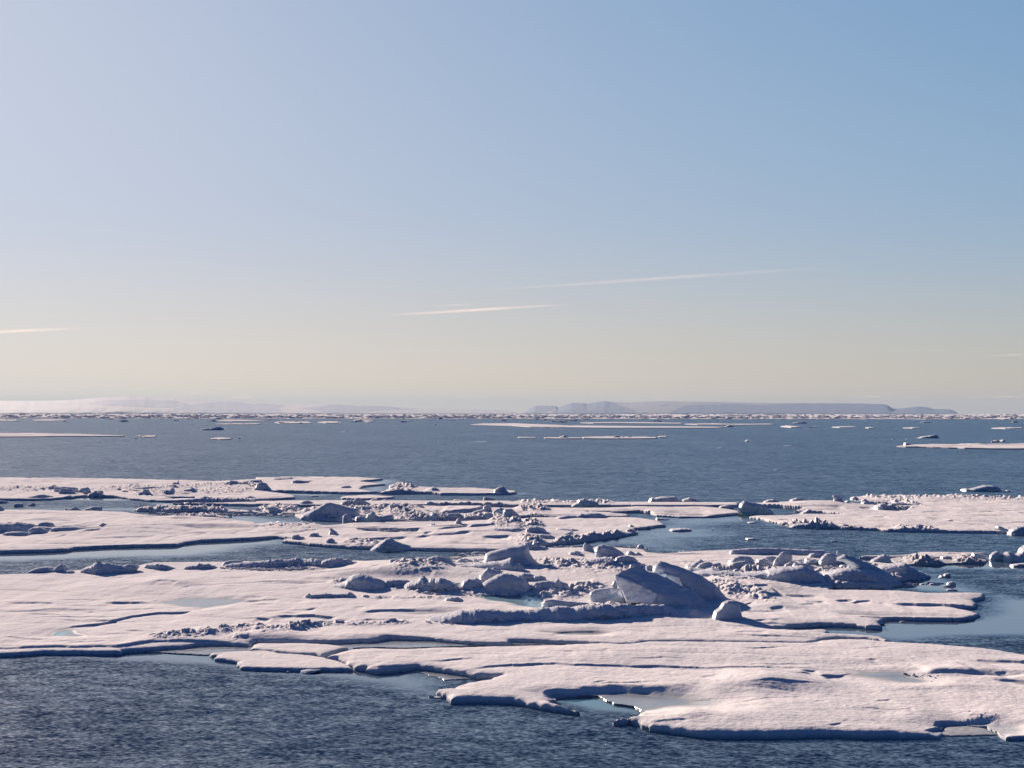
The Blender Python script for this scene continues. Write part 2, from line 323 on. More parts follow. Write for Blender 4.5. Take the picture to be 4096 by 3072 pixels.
def floe(name, label, outline, feats=(), f=0.28, amp=0.045, group=None, edge=0.35, grey=0.0, cat='ice floe', auto=0):
    P = ground(px(outline, f), f)
    x0, x1 = P[:, 0].min() - 1, P[:, 0].max() + 1; y0, y1 = P[:, 1].min() - 2, P[:, 1].max() + 2
    rows = np.where((GY[:, 0] > y0 - 3) & (GY[:, 0] < y1 + 3))[0]; r0, r1 = rows.min(), rows.max() + 1
    XX, YY = GX[r0:r1], GY[r0:r1]
    cols = np.where(((XX > x0) & (XX < x1)).any(0))[0]; c0, c1 = cols.min(), cols.max() + 1
    X, Y = XX[:, c0:c1], YY[:, c0:c1]
    d, qx, qy = poly_sdf(X, Y, P); d0 = d
    d = d + .16 * noise(X * .7, Y * .5, 3) + .07 * noise(X * 2.6, Y * 1.5, 4)
    dist = Y / 100.0
    rs = np.abs(np.gradient(Y, axis=0)) * 1.0
    z = f * (0.25 + 0.4 * (1 - np.exp(-np.maximum(d, 0) / .07)) + 0.35 * (1 - np.exp(-np.maximum(d, 0) / edge)))
    und = fbm(X * .10, Y * .055, 4, 11) * 1.6 + .5 * fbm(X * .5, Y * .22, 3, 12) + .9 * np.maximum(0, fbm(X * .16, Y * .11, 3, 13) - .25)
    z = z + amp * und * sstep(0, 2.5, d)
    z = z + (.007 * fbm(X * .8 + Y * .5, Y * 1.9, 3, 14) + .008 * noise(X * 4, Y * 5, 15)) * sstep(0, .6, d)
    # wind-cut ledges
    wv = noise(X * .07, Y * .16 + X * .02, 21); lg = np.abs(wv)
    z = z - amp * .6 * np.exp(-lg * 16) * sstep(.0, .5, noise(X * .05 + 9, Y * .04, 22) + .15) * sstep(.2, 2, d)
    R = np.full(X.shape, float(grey)); G = np.zeros(X.shape)
    ar = random.Random(len(outline) + auto); na = 0
    for _ in range(auto * 30):           # many small wind ledges and hairline cracks
        if na >= auto: break
        i_ = ar.randrange(X.shape[0]); j_ = ar.randrange(X.shape[1])
        if d[i_, j_] < 1.0: continue
        na += 1; x0_, y0_ = X[i_, j_], Y[i_, j_]; L_ = ar.uniform(.6, 4.5) * (y0_ / 110); D_ = ar.uniform(.02, .075) * (y0_ / 110); tl_ = ar.uniform(-.35, .5); cv = ar.uniform(-.08, .08)
        m = (np.abs(X - x0_) < L_) & (np.abs(Y - y0_) < L_ * .6 + 4)
        u_ = X[m] - x0_; s_ = y0_ + tl_ * u_ + cv * u_ * u_ + .25 * noise(u_ * .9 + i_, u_ * 0, 71) - Y[m]; tp_ = (1 - (u_ / L_) ** 2) ** 2; tw_ = np.maximum(rs[m] * 1.1, .04); kk_ = sstep(-tw_, tw_, s_)
        z[m] += D_ * tp_ * (-np.exp(-np.maximum(s_, 0) / (8 * D_ + .4)) * kk_ + .3 * np.exp(np.minimum(s_, 0) / .5) * (1 - kk_))
    cutm = np.zeros(X.shape, bool); PID = np.zeros(X.shape, int); pnames = ['']
    for ft in feats:
        k = ft[0]
        if k in 'sb':
            L = ground(px(ft[1]), f); o_ = np.argsort(L[:, 0]); lx, ly = L[o_, 0], L[o_, 1]
            m = (X > lx[0] - .5) & (X < lx[-1] + .5)
            if not m.any(): continue
            x = X[m]; yl = np.interp(x, lx, ly) + .18 * noise(x * .8, x * 0, 31)
            tl = (lx[-1] - lx[0]) * .12 + .2
            tp = sstep(0, tl, x - lx[0]) * sstep(0, tl, lx[-1] - x)
            s = yl - Y[m]; D = ft[2] * (.62 if k == 's' else .8) * tp * (1 + .35 * noise(x * .6, x * 0 + 3, 33))
            w = ft[3] * .8 if len(ft) > 3 else max(9 * ft[2], 1.0)
            if k == 's':
                tw = np.maximum(rs[m] * 1.1, .04); kk = sstep(-tw, tw, s)
                dz = -D * np.exp(-np.maximum(s, 0) / w) * kk + .25 * D * np.exp(np.minimum(s, 0) / (w * .4)) * (1 - kk)
            else:
                dz = np.where(s > 0, 0, D * (1 - np.exp(s / .25)) * np.exp(s / w))
            z[m] += dz
        elif k == 'm':
            c = ground(px(ft[1]), f)[0]; h, rx, ry = ft[2] * .7, ft[3], ft[4]
            dx = (X - c[0]) / rx; dy = (Y - c[1]); dy = np.where(dy < 0, dy / (ry * .35), dy / ry)
            q = dx * dx + dy * dy
            z += h * np.exp(-q * (1 + .4 * noise(X / rx * 1.3, Y / ry * 1.3, 41)))
        elif k in 'pw':   # pond of thin grey ice / open melt pool
            lev = -ft[2] if ft[2] < 0 else max(ft[2], f - .08)
            Q = ground(px(ft[1]), lev); e, _, _ = poly_sdf(X, Y, Q); e = e + .4 * noise(X * .3, Y * .15, 51) + .25 * noise(X * 1.1, Y * .6, 53)
            soft = ft[3] if len(ft) > 3 else .5
            if lev > .12: soft = max(soft * 1.6, 1.2)
            if len(ft) > 5: soft = soft * (1 + ft[5] * np.clip((X - Q[:, 0].min()) / np.ptp(Q[:, 0]), 0, 1) ** 3)
            t = sstep(-soft, soft * .4, e)
            z = z * (1 - t) + lev * t
            if k == 'w' or (len(ft) > 4 and ft[4] >= .5) or len(ft) < 5: PID[e > .05] = len(pnames); pnames.append('frozen_pond' if k == 'p' else 'melt_pool')
            if k == 'p': R = np.maximum(R, np.maximum(sstep(-soft * .2, soft * .6, e), (e > -.7) * (d < .12) * (lev < .12)) * (ft[4] if len(ft) > 4 else .8))
            else: G = np.maximum(G, sstep(-soft * .2, soft * .5, e))
        elif k == 'd':    # lower ground
            Q = ground(px(ft[1]), f); e, _, _ = poly_sdf(X, Y, Q); t = sstep(-ft[3], ft[3], e + .3 * noise(X * .4, Y * .2, 57)); z = z * (1 - t * (1 - ft[2] / f))
        elif k == 'h':    # hole right through to the sea
            Q = ground(px(ft[1]), f); e, _, _ = poly_sdf(X, Y, Q); e = e + .2 * noise(X * .7, Y * .4, 52)
            z = np.where(e > 0, -.35, z); cutm |= e > 1.2
        elif k == 'r':    # belt of small rubble frozen into the floe
            L = ground(px(ft[1]), f); o_ = np.argsort(L[:, 0]); lx, ly = L[o_, 0], L[o_, 1]
            x = X; yl = np.interp(x, lx, ly); wdt = ft[3]
            tp = sstep(lx[0], lx[0] + 1.5, x) * sstep(lx[-1], lx[-1] - 1.5, x)
            q = np.exp(-((Y - yl) / wdt) ** 2) * tp
            mm = q > .02
            f1, idv, tilt = worley(X[mm] * 1.6, Y[mm] * .9, 61)
            f2, id2, tilt2 = worley(X[mm] * 3.6 + 5, Y[mm] * 2.2, 62)
            z[mm] += q[mm] * ft[2] * 1.4 * (.2 + .8 * np.maximum(0, idv - .25) * (1.1 - f1) + .7 * tilt * idv + .35 * id2 * (1 - f2) + .3 * tilt2)
    zz = np.where(d > 0, np.maximum(z, -.35), -.35)
    keep = (d > -1e-6) & ~cutm
    kq = keep[:-1, :-1] | keep[:-1, 1:] | keep[1:, 1:] | keep[1:, :-1]
    n, mcol = X.shape; ii = np.arange(n * mcol).reshape(n, mcol)
    Fq = np.stack([ii[1:, :-1], ii[1:, 1:], ii[:-1, 1:], ii[:-1, :-1]], -1)[kq]
    used = np.zeros(n * mcol, bool); used[Fq.ravel()] = True
    remap = np.cumsum(used) - 1
    cx, cy = float(P[:, 0].mean()), float(P[:, 1].mean())
    out = d <= 0; gl = np.hypot(qx - X, qy - Y) + 1e-6      # pull the foot of the cliff onto the shore line
    mv = np.clip((-d) / gl, -3, 3) * out * (d0 < 0) * 1.0; XX2 = X + (qx - X) * mv; YY2 = Y + (qy - Y) * mv
    V = np.stack([XX2.ravel() - cx, YY2.ravel() - cy, zz.ravel()], -1)[used]
    A = np.stack([R.ravel(), G.ravel(), 0 * R.ravel(), 1 + 0 * R.ravel()], -1)[used]
    Fr = remap[Fq]; pv = PID.ravel()[used]; fp = pv[Fr].min(1)
    def sub(nm, FF, par=None):
        u = np.zeros(len(V), bool); u[FF.ravel()] = True; r_ = np.cumsum(u) - 1
        return link(nm, mesh_np(nm, V[u], r_[FF], M_SNOW, True, A[u]), par, None)
    o = sub(name, Fr[fp == 0]); o.location = (cx, cy, 0); tag(o, label, cat, group)
    for i in range(1, len(pnames)):      # ponds are parts of their floe
        if (fp == i).sum() > 6: sub(pnames[i], Fr[fp == i], o)
    return o

# thin young ice between the plates
floe('thin_ice_sheet', 'thin grey frozen lead behind the two broken plates at the left front shore',
 "C0 1070,865 1500,832 1800,798 2140,800 C1 0,775 640,773 1000,760 1400,745 1720,770 2100,795 C2 0,775 300,765 620,785 600,815 0,820 C1 2000,825 1300,845 1100,840 860,850 860,880 600,915 0,890 C0 2212,880 1900,905 1760,907 1600,897 1300,880",
 [], f=.06, amp=.004, edge=.15, grey=.85, cat='thin ice')
floe('thin_ice_sheet', 'thin broken skin of greyish ice in the notch left of the pointed front tongue',
 "D1 1240,240 1400,215 1560,215 1760,245 2130,278 2110,290 1850,283 1560,262 1700,300 1900,318 1880,335 1640,345 1560,315 1420,285 1300,262", [], f=.035, amp=.002, edge=.1, grey=.9, cat='thin ice')

G1 = floe('snowy_floe', 'largest snow covered floe, carrying the big tilted slab and ridges across the middle',
 "C0 -1200,215 0,205 220,198 350,190 600,170 900,150 1180,132 1240,112 1300,100 1900,95 2212,88 "
 "C1 100,92 500,92 900,92 960,96 1150,84 1400,72 1700,80 1780,55 2100,30 C2 160,-15 350,-25 900,-30 1150,-12 1185,15 1300,22 1440,14 1900,-8 2212,-10 "
 "C3 300,-5 500,5 560,40 700,60 900,95 1070,108 1200,112 1320,170 1400,200 1395,214 1150,246 1130,268 1165,285 1040,305 700,303 560,302 545,318 560,345 900,352 1100,355 1380,375 1700,366 1850,366 1868,378 1855,398 1790,425 1806,450 1800,478 "
 "1640,478 1770,512 1828,535 1790,560 1650,580 1100,572 820,568 985,578 990,610 985,625 1000,648 850,650 750,632 450,625 200,640 30,655 60,672 250,680 430,672 510,675 550,692 520,708 700,712 880,725 1000,738 1085,772 1000,772 850,752 600,742 440,760 350,786 0,785 "
 "C2 2212,785 1850,780 1500,772 1150,778 1050,798 900,798 650,785 300,770 0,765 C1 2212,790 1900,788 1720,772 1500,750 1150,742 1000,765 640,775 0,775 C0 2140,800 1800,793 1500,822 1060,852 1050,865 400,862 200,876 0,885 -1200,900",
 [('s',"C0 60,455 170,450 300,448 460,455 500,465",.15), ('s',"C0 0,532 200,522 400,508 560,506 700,515 880,535",.10),
  ('s',"C0 -600,340 0,342 300,348 660,365",.06,5), ('s',"C0 -600,245 0,255 350,265",.05), ('s',"C0 320,205 500,212 700,235 800,245",.05,3),
  ('s',"C0 860,470 950,445 1200,440 1370,455",.19,1.8),('s',"C0 1320,425 1470,422",.15,1.4), ('s',"C0 500,682 640,655 850,635 1000,600 1150,565 1350,545 1600,535 1720,515",.17,3.0),
  ('s',"C0 1330,290 1440,285 1550,295",.16,2), ('m',"C0 1440,290",.22,2.2,4), ('s',"C0 1570,325 1620,335 1650,310",.10,1.5),('s',"C0 980,230 1090,235",.09,1.5),
  ('s',"C0 1560,400 1800,402 1980,408 2212,400",.06), ('s',"C0 1880,182 2050,186 2212,180",.06,2), ('s', "C0 1760,310 2212,312",.03,4),
  ('s',"C0 0,748 100,752 220,765 420,770",.07), ('s',"C0 0,826 220,826",.07,1),('s',"C0 560,800 700,790 930,795",.07,1.5),
  ('m',"C0 1250,345",.18,4,9), ('s',"C0 880,388 1000,390",.06), ('s',"C0 1300,665 1430,662",.06,1),
  ('b',"C0 -600,845 0,850 420,838 1000,838 1060,830 1300,800 1500,795 1800,790 2050,792",.20,2.5),
  ('r',"C0 1200,745 1500,745 1800,720 2050,680 2212,665 C1 100,690 400,670 600,650",.28,1.6), ('r',"C0 1900,745 2212,765",.18,1.2),
  ('p',"C0 1370,455 1500,425 1700,410 2000,415 2212,440 2050,465 1900,490 1730,520 1720,505 1500,485",.07,.8,.9),
  ('p',"C0 410,745 450,710 520,698 650,692 720,725 850,735 830,752 600,758",.06,.4,.8), ('w',"C0 430,742 500,708 590,698 540,745",.03,.3),
  ('p',"C0 0,540 300,536 560,525 640,535 500,545",.12,.4,.5),
  ('s',"C1 -100,395 100,400",.10), ('s',"C1 -100,430 100,425 230,418",.12,1.5), ('s',"C1 280,512 430,508 560,490",.10,2), ('s',"C1 840,490 960,484",.06,2),
  ('s',"C1 0,580 150,588",.16,1.8), ('s',"C1 150,565 300,560 500,562 620,570 720,575",.21,2.2), ('s',"C1 460,605 600,600 820,598",.14,1.8), ('s',"C1 900,595 1000,592 1170,597",.13,1.8),
  ('s',"C1 885,540 1000,528 1200,520 1450,520 1700,520 1800,500",.21,2.6), ('p',"C1 1240,555 1400,540 1600,530 1740,522 1640,550 1400,562",.07,.5,.7),
  ('r',"C1 200,690 400,665 560,640 760,635 1200,620 1450,605",.20,.8), ('m',"C1 270,745",.10,1.4,2), ('m',"C1 960,735",.16,2.2,3),('m',"C1 30,745",.20,1.8,3),
  ('s',"C1 1040,410 1200,408",.10,1.5), ('s',"C1 1240,412 1450,410 1800,405",.08,2), ('r',"C1 880,395 1100,405 1500,410 1900,405",.10,.8),
  ('p',"C1 120,185 300,172 600,170 700,175 500,200 200,195",.12,.8,.5), ('p',"C1 300,300 420,285 520,292 420,302",.13,.5,.4), ('s',"C1 100,250 300,248 590,252",.06,2),('m',"C1 550,250",.15,1.5,2.5),('m',"C1 200,280",.14,1.5,2.5),
  ('w',"C1 1850,410 2000,390 2212,385 C2 150,390 260,430 260,470 100,490 0,475 C1 2212,465 2000,440",.06,.8), ('w',"C2 80,480 260,462 300,500 180,500",.02,.4),
  ('s',"C1 1650,150 1800,128 1990,108",.16,2.5), ('s',"C1 980,178 1100,172",.12,3), ('m',"C1 1000,190",.35,4,9),('m',"C1 1500,200",.30,5,8),('m',"C1 1250,212",.22,3,4),
  ('s',"C1 1350,215 1500,205 1550,215",.14,2), ('s',"C1 1830,195 1950,190",.14,2),('r',"C1 1130,150 1300,165 1500,160 1700,150",.35,4), ('r',"C1 560,290 800,265 1200,320 1400,350 1700,350 1900,375 2100,378",.22,1.5),
  ('r',"C2 150,130 300,125 600,130 900,140 1150,150",.35,5),('s',"C2 200,95 700,88 1180,88",.05,4), ('s',"C2 400,262 700,260",.05,5),('s',"C2 700,210 820,200",.06,3),('m',"C2 600,200",.2,5,9),
  ('r',"C2 0,375 250,380 500,365 700,320 850,320",.35,3), ('r',"C2 480,500 800,492 1200,490 1500,520 1700,545",.22,1.2),
  ('p',"C2 310,712 480,700 750,697 850,712 760,732 500,730",.12,.5,.75), ('s',"C2 315,708 480,695 700,690 850,700",.10,2),
  ('s',"C2 2212,60 1700,95 1350,100",.04,4), ('s',"C2 1850,245 2000,275 2212,310",.14,2), ('s',"C2 1950,480 2090,440",.12,1.5),('m',"C2 1950,330",.5,4,9),
  ('s',"C2 1900,715 2212,705",.06,2),('s',"C2 1750,745 2000,738",.03,3),('m',"C2 1500,600",.10,6,6),
  ('r',"C2 1480,150 1700,200 1900,210 2212,215 C3 300,250 600,230 900,200 1200,180",.45,5), ('r',"C2 1600,290 1800,340 2212,400 C3 100,400",.22,4),
  ('b',"C3 -100,392 130,395",.28,4), ('s',"C3 -200,352 0,335 150,382 480,392",.16,3), ('s',"C3 300,430 420,440 510,438",.12,1.5),
  ('s',"C3 570,432 680,425 760,430",.19,1.6), ('s',"C3 700,445 880,432 960,450 1050,458",.18,1.6), ('s',"C3 1050,460 1300,468 1500,465 1800,480",.22,3),
  ('p',"C3 600,545 900,552 1400,572 1640,580 1000,572 700,565",.05,.4,.8), ('m',"C3 1150,365",.16,5,7),('m',"C3 80,480",.14,1.5,3),
  ('s',"C3 0,495 150,490",.14,2),('s',"C3 -200,520 80,515",.10,2),('s',"C3 250,465 420,455",.10,2),('s',"C3 0,605 120,610",.10,1),
  ('s',"C3 200,645 450,632 750,640",.05,2),
 ], f=.27, amp=.05, auto=75)

floe('ice_plate', 'flat broken plate with a notched left corner at the left front shore',
 "C0 1800,882 2000,868 2212,862 C1 60,857 200,876 270,888 500,900 570,914 720,947 800,977 838,1005 852,1018 700,1020 300,1016 0,1012 C0 2075,1005 2060,990 2036,985 2030,955 1870,927 1862,903 1805,900",
 [], f=.19, amp=.012, edge=.2, cat='ice plate')
floe('ice_plate', 'flat snowy plate with a slanting right edge, wedged behind the notched plate',
 "C0 2150,848 2190,818 C1 0,798 400,796 650,806 820,832 700,862 610,893 560,903 500,890 270,878 100,862 0,850",
 [('s',"C1 40,852 110,857 190,862",.06,.8)], f=.21, amp=.012, edge=.2, cat='ice plate')

floe('snowy_floe', 'wide front floe with the pointed tongue and the long crack, lower right',
 "C1 600,908 700,872 830,845 1000,836 1300,838 1700,827 2212,817 C2 0,815 400,813 620,803 780,800 950,810 1050,806 1150,788 1700,790 2212,795 C3 0,797 350,792 450,773 620,762 850,762 1080,787 1400,802 1900,852 2212,893 3300,930 "
 "D3 3300,800 2212,785 2100,790 2050,806 1930,803~ 1880,768~ 1700,753~ 1520,762~ 1488,782 1400,778 800,777 400,767 0,780 D2 2212,780 1650,770 1400,740 1200,712 1090,668 1000,652 990,660 870,668 838,662 1000,652 1120,632 "
 "1110,625~ 1050,590~ 900,565~ 800,525~ 760,497~ 480,500~ 370,517~ 350,520 600,582 665,605 590,582 370,552 0,490 D1 2212,487 2040,478 1690,485 1640,442 1545,420 1540,403 1720,400 1710,385 1800,352 2000,322 2130,278 1880,275 1750,252 1600,225 1400,202 1200,220 1050,236 935,224 940,212 850,208 760,160 700,135",
 [('s',"C1 1740,1030 1850,1022 2000,1002 2212,988 C2 0,986 260,978 400,982 540,995 700,992 1040,992 1300,994 1700,1008 2212,1022 C3 0,1018 150,1022 280,1030",.105,2.2),
  ('s',"D1 930,212 1050,222 1200,210 1420,200",.06,1), ('s',"C1 740,925 800,962",.08,1),
  ('d',"D2 230,450 600,420 1100,425 1850,460 1900,600 1500,600 1150,640 760,500 300,500",.20,1.6), ('d',"D3 1250,690 1600,640 1980,660 2120,730 2140,840 1420,840 1330,780",.13,1.6),
  ('s',"D2 260,480 300,455 380,447 850,447 1200,455 1500,465 1680,472 1830,492",.17,3.0),
  ('p',"D2 690,520 760,482 900,466 1200,478 1500,485 1700,530 1720,585 1500,592 1200,624 1110,655 1030,640 960,606 860,590 760,560",-.05,.8,.85,3.),
  ('p',"D2 350,520 380,485 800,485 760,499 480,503",-.07,.3,.4),
  ('m',"D2 2150,385",.34,2.0,4.5), ('m',"D3 60,375",.24,1.6,3.5), ('m', "D2 1500,640",.10,6,4), ('s',"D2 1190,695 1300,688 1550,692",.05,1.2), ('r',"D2 1400,745 1550,750",.12,.4),
  ('s',"C2 1620,1085 1800,1075",.04,1), ('s',"D2 1600,308 1800,290",.04,1), ('s',"D2 1900,545 2080,548",.03,1), ('s',"D2 1640,585 1840,590",.03,1),
  ('s',"D3 280,255 440,260",.12,1.2), ('s',"D3 440,298 600,298 760,272",.22,2.0), ('s',"D3 620,240 740,255 900,258 1100,262",.09,2.0), ('s',"D3 1120,272 1230,282 1350,308",.14,1.5),
  ('p',"D3 640,305 780,275 1000,270 1200,285 1300,330 1420,372 1350,392 1100,380 950,345",.10,.5,.85), ('b',"D3 1350,296 1500,300 1850,300",.22,3), ('m',"D3 1600,285",.12,3,2),
  ('r',"D3 1230,290 1350,315 1520,370",.22,.35), ('s',"D3 1780,180 1830,172 2000,176 2212,182 2600,180",.24,2.2), ('p',"D3 1850,205 1950,192 2150,200 2080,212",.10,.4,.6),
  ('s',"D3 1930,345 2000,350 2212,345 2600,340",.14,1.6), ('p',"D3 2050,365 2212,360 2600,362 2600,395 2212,400",.10,.5,.8), ('p',"D3 1850,315 1980,296 2180,305 2060,330",.16,.5,.5),
  ('s',"D3 1950,285 2080,275",.10,1), ('s',"D3 850,182 960,180",.10,1.2), ('m',"D3 900,175",.12,2,3), ('s',"D3 900,510 1090,510",.06,1.2), ('m',"D3 1500,405",.14,2,2.4), ('s',"D3 1180,580 1260,582",.05,.8),
  ('r',"D3 300,495 500,530 700,560 900,600",.05,.5), ('r',"D3 1600,680 1800,640 2000,650 2200,690",.07,1),
  ('s',"D3 1340,748 1450,712 1600,700 1870,722",.13,1.1),  ('p',"D3 1380,765 1480,738 1700,728 1880,738 1920,770 1990,800 1700,760 1500,775",-.06,.3,.35),
  ('p',"D3 1850,742 2000,732 2150,755 2240,790 2150,825 1900,822",-.10,1.0,.15), ('s',"D3 1960,742 2050,752 2090,778",.10,.6), ('s',"C3 1500,835 2000,870",.03,2), ('m',"D3 2000,80",.12,4,5), ('m',"D3 300,110",.08,6,6), ('m',"C2 1500,850",.08,5,6),('m',"D2 950,150",.10,5,5),
  ('s',"C1 2212,905 1900,885 1800,890",.04,2),('s',"D2 130,165 380,160",.04,2),('s',"D2 750,98 860,95",.04,1.5),('s',"D2 430,108 560,106",.04,1.5),
 ], f=.34, amp=.05, auto=22)

floe('thin_ice_sheet', 'slushy pale skin in the small inlet at the lower right shore',
 "D3 1470,800 1500,775 1520,745 1700,735 1870,745 1930,790 2060,800 2212,790 2212,812 1900,820 1500,818", [], f=.05, amp=.004, edge=.15, grey=.55, cat='thin ice')
# second band of floes
floe('snowy_floe', 'long snowy floe beyond the calm lead on the left, edged with low ice lumps',
 "B0 -1200,340 0,338 300,345 600,352 1100,360 1200,380 1380,405 1700,418 1900,430 2212,448 B1 0,460 350,462 600,475 690,468 780,454 1000,448 1300,442 1700,440 2000,440 2212,425 "
 "B2 0,420 200,405 350,402 1000,402 1130,410 1260,430 1338,468 1210,482 1060,500 1092,530 940,560 700,592 560,610 350,625 200,650 0,660 "
 "B1 2212,668 2100,680 1700,676 1470,674 1330,668 1050,662 800,655 600,640 460,628 232,604 240,590 300,580 190,566 100,572 0,578 B0 2212,578 2000,590 1750,600 1600,616 1560,628 1540,634 1000,645 640,662 600,675 400,685 200,690 0,695 -1200,700",
 [('s',"B0 -600,632 0,630 150,626",.13,3), ('s',"B0 300,615 430,612",.08,3), ('s',"B0 760,580 900,575 1060,568 1300,565 1400,558",.15,5), ('s',"B0 1450,570 1560,565",.15,4),
  ('m',"B0 1200,495",.45,9,22), ('s',"B0 740,525 900,520",.25,4), ('s',"B0 460,470 720,465",.15,4), ('s',"B0 1080,425 1380,405",.15,5), ('m',"B0 690,382",.2,3,8), ('m',"B0 280,370",.15,4,8),('m',"B0 340,425",.25,2.5,8),
  ('s',"B0 1650,498 1900,492 2200,485",.16,5), ('s',"B0 1580,545 1720,538 1830,535",.14,4), ('s',"B0 2050,517 2212,513",.12,4), ('p',"B0 1660,505 1900,495 2212,492 2212,508 1800,520",.1,1.5,.45),
  ('m',"B0 1580,425",.25,2,6),('m',"B0 1880,437",.25,2,6),('s',"B0 540,558 600,556",.18,3),
  ('s',"B1 0,478 110,485",.16,4), ('s',"B1 170,540 300,528 430,515 570,508",.15,5), ('h',"B1 870,505 1000,498 1250,500 1440,505 1400,525 1250,538 1080,540 900,522"), ('s',"B1 860,490 1000,492 1340,494",.14,3),
  ('s',"B1 800,598 1000,590 1130,580 1340,574",.24,6), ('s',"B1 1360,572 1500,565 1700,558 1880,548",.26,5), ('s',"B1 1560,518 1750,505 1870,490",.28,4),
  ('m',"B1 2000,540",.5,6,14), ('s',"B1 1950,578 2212,575",.35,4), ('s',"B1 1450,545 1540,540",.22,4), ('b',"B1 1800,520 2060,500 2212,520 B2 100,530",.35,9),('m',"B1 960,555",.15,3,6),('m',"B1 1630,632",.2,1,4),
  ('r',"B1 730,600 900,620 1100,640",.3,4), ('r',"B1 1980,455 2212,470 B2 100,480 300,470",.5,7), ('r',"B2 330,615 560,595 700,580 860,560 1000,540",.4,3), ('s',"B2 0,440 200,432",.15,4),
  ('r',"B2 0,600 150,610 330,640",.5,6),('r',"B1 30,470 300,465 600,478",.2,5),('b',"B0 -400,530 0,530 400,530 740,515",.45,10)],
 f=.30, amp=.07, auto=50)
floe('snowy_floe', 'flat floe at the far left by the open water, broken rubble along its front',
 "B0 -1200,60 0,63 950,70 1700,88 1850,93 2212,74 B1 0,62 500,55 900,60 1110,72 1050,80 920,90 900,94 1000,104 1130,117 1000,128 930,136 900,158 1000,178 1085,186 800,192 640,188 450,182 200,176 140,182 330,212 342,232 180,244 0,254 "
 "B0 2212,265 1700,262 1300,258 1160,245 1000,220 730,215 430,245 140,248 0,246 -1200,246",
 [('s',"B1 680,95 800,92 920,90",.25,5), ('s',"B0 350,100 700,100",.1,8), ('s',"B0 180,130 260,128",.1,6), ('s',"B0 520,122 900,122 1090,125",.1,8), ('b',"B1 300,115 445,115",.5,8),('b',"B1 120,80 310,80",.4,8),
  ('r',"B0 -300,160 200,160 400,165",.3,9), ('r',"B0 850,160 1100,150 1500,150 1900,120 2212,115",.3,8), ('r',"B0 1150,190 1400,200 1700,180 2212,170",.3,8), ('s',"B0 1320,250 1580,250",.2,4),('r',"B0 1500,272 1800,262 2212,262",.3,4),('h',"B0 1420,238 1690,232 1680,250 1500,248")], f=.32, amp=.08, auto=30)
floe('snowy_floe', 'narrow white floe stretched along the near side of the open water in the middle',
 "B0 1460,275 1800,280 2212,270 B1 0,262 730,256 960,262 1200,260 2212,262 B2 0,268 1000,272 1960,275 1965,300 1500,304 1000,302 0,300 B1 2212,300 1700,295 1000,299 500,300 240,295 0,292 B0 2212,295 1800,288",
 [('r',"B2 0,262 250,262 500,262 900,270",.4,6), ('r',"B1 1450,298 2000,300 2212,300",.3,4), ('s',"B1 0,262 200,262",.1,5)], f=.32, amp=.04)
floe('snowy_floe', 'small pointed floe with a dark undercut front edge, left of the open water',
 "B1 1145,150 1150,124 1250,118 1400,138 1600,150 1900,150 2212,172 B2 42,176 36,190 0,192 B1 2212,195 1900,200 1600,200 1500,190 1240,190 1080,190 1075,182 1140,170",
 [('r',"B1 1150,140 1400,150",.6,8), ('r',"B1 1450,170 1600,180",.5,5), ('r',"B1 1080,185 1400,185",.4,5)], f=.36, amp=.08)
floe('snowy_floe', 'thin flat floe lying in the narrow lead left of centre',
 "B1 725,232 760,222 900,215 1000,212 1190,226 1200,232 1100,240 900,246 740,240", [], f=.22, amp=.03)
floe('snowy_floe', 'rubble strewn floe in the centre, between the narrow white floe and the long one',
 "B1 330,375 400,330 480,312 830,325 1200,300 1450,302 1950,316 2212,322 B2 0,318 700,322 1380,316 1650,310 1800,322 1960,345 1978,368 1720,390 1460,393 1240,380 1195,360 1100,350 850,354 600,350 850,360 1020,376 1000,388 600,388 110,388 0,400 "
 "B1 2212,428 2000,428 1300,434 1000,436 750,432 620,418 385,408",
 [('r',"B1 340,360 600,350 850,340 1100,330 1400,315",.4,7), ('r',"B1 1180,400 1500,415 1900,425 2200,420",.5,6), ('r',"B1 1100,340 1250,370 1400,375",.4,6),
  ('b',"B1 1580,370 1750,368 1900,352 1980,335",.5,14), ('s',"B1 1590,370 1760,370",.3,5), ('p',"B1 1180,395 1400,390 1640,395 1400,405",.1,2,.5),
  ('s',"B2 820,345 1190,345",.2,5), ('s',"B2 110,380 500,380 1020,380",.2,4), ('s',"B2 1200,370 1450,380 1700,380",.3,4), ('s',"B2 1440,345 1700,348",.1,6), ('r',"B2 0,325 200,322 350,330",.5,7), ('r',"B2 100,390 350,400",.4,4),
  ('s',"B2 500,345 680,348",.12,4), ('p',"B2 1000,345 1190,352 1000,356 860,356",.06,1,.7),('m',"B2 1250,355",.3,3,8)], f=.32, amp=.07, auto=25)
floe('ice_plate', 'small ragged plate amid slush beside the blue lead on the left',
 "B0 1450,395 1600,385 1800,388 1960,395 1950,408 1700,406 1500,400", [('r',"B0 1450,392 1700,395 1950,400",.3,4)], f=.3, amp=.05, cat='ice plate')
floe('ice_plate', 'low slushy plate between the left lead and the long floe',
 "B0 1160,338 1400,325 1700,322 2000,335 2212,345 B1 50,350 40,362 B0 2212,362 1900,352 1700,345 1450,352 1180,345", [('r',"B0 1160,335 1500,338 2000,345",.4,6)], f=.24, amp=.06, cat='ice plate')
floe('ice_plate', 'shallow plate of slush and crumbs beside the short blue channel left of centre',
 "B1 20,310 60,300 300,305 390,335 380,372 250,378 100,376 40,350", [('r',"B1 0,330 400,345",.4,9)], f=.15, amp=.06, cat='ice plate')
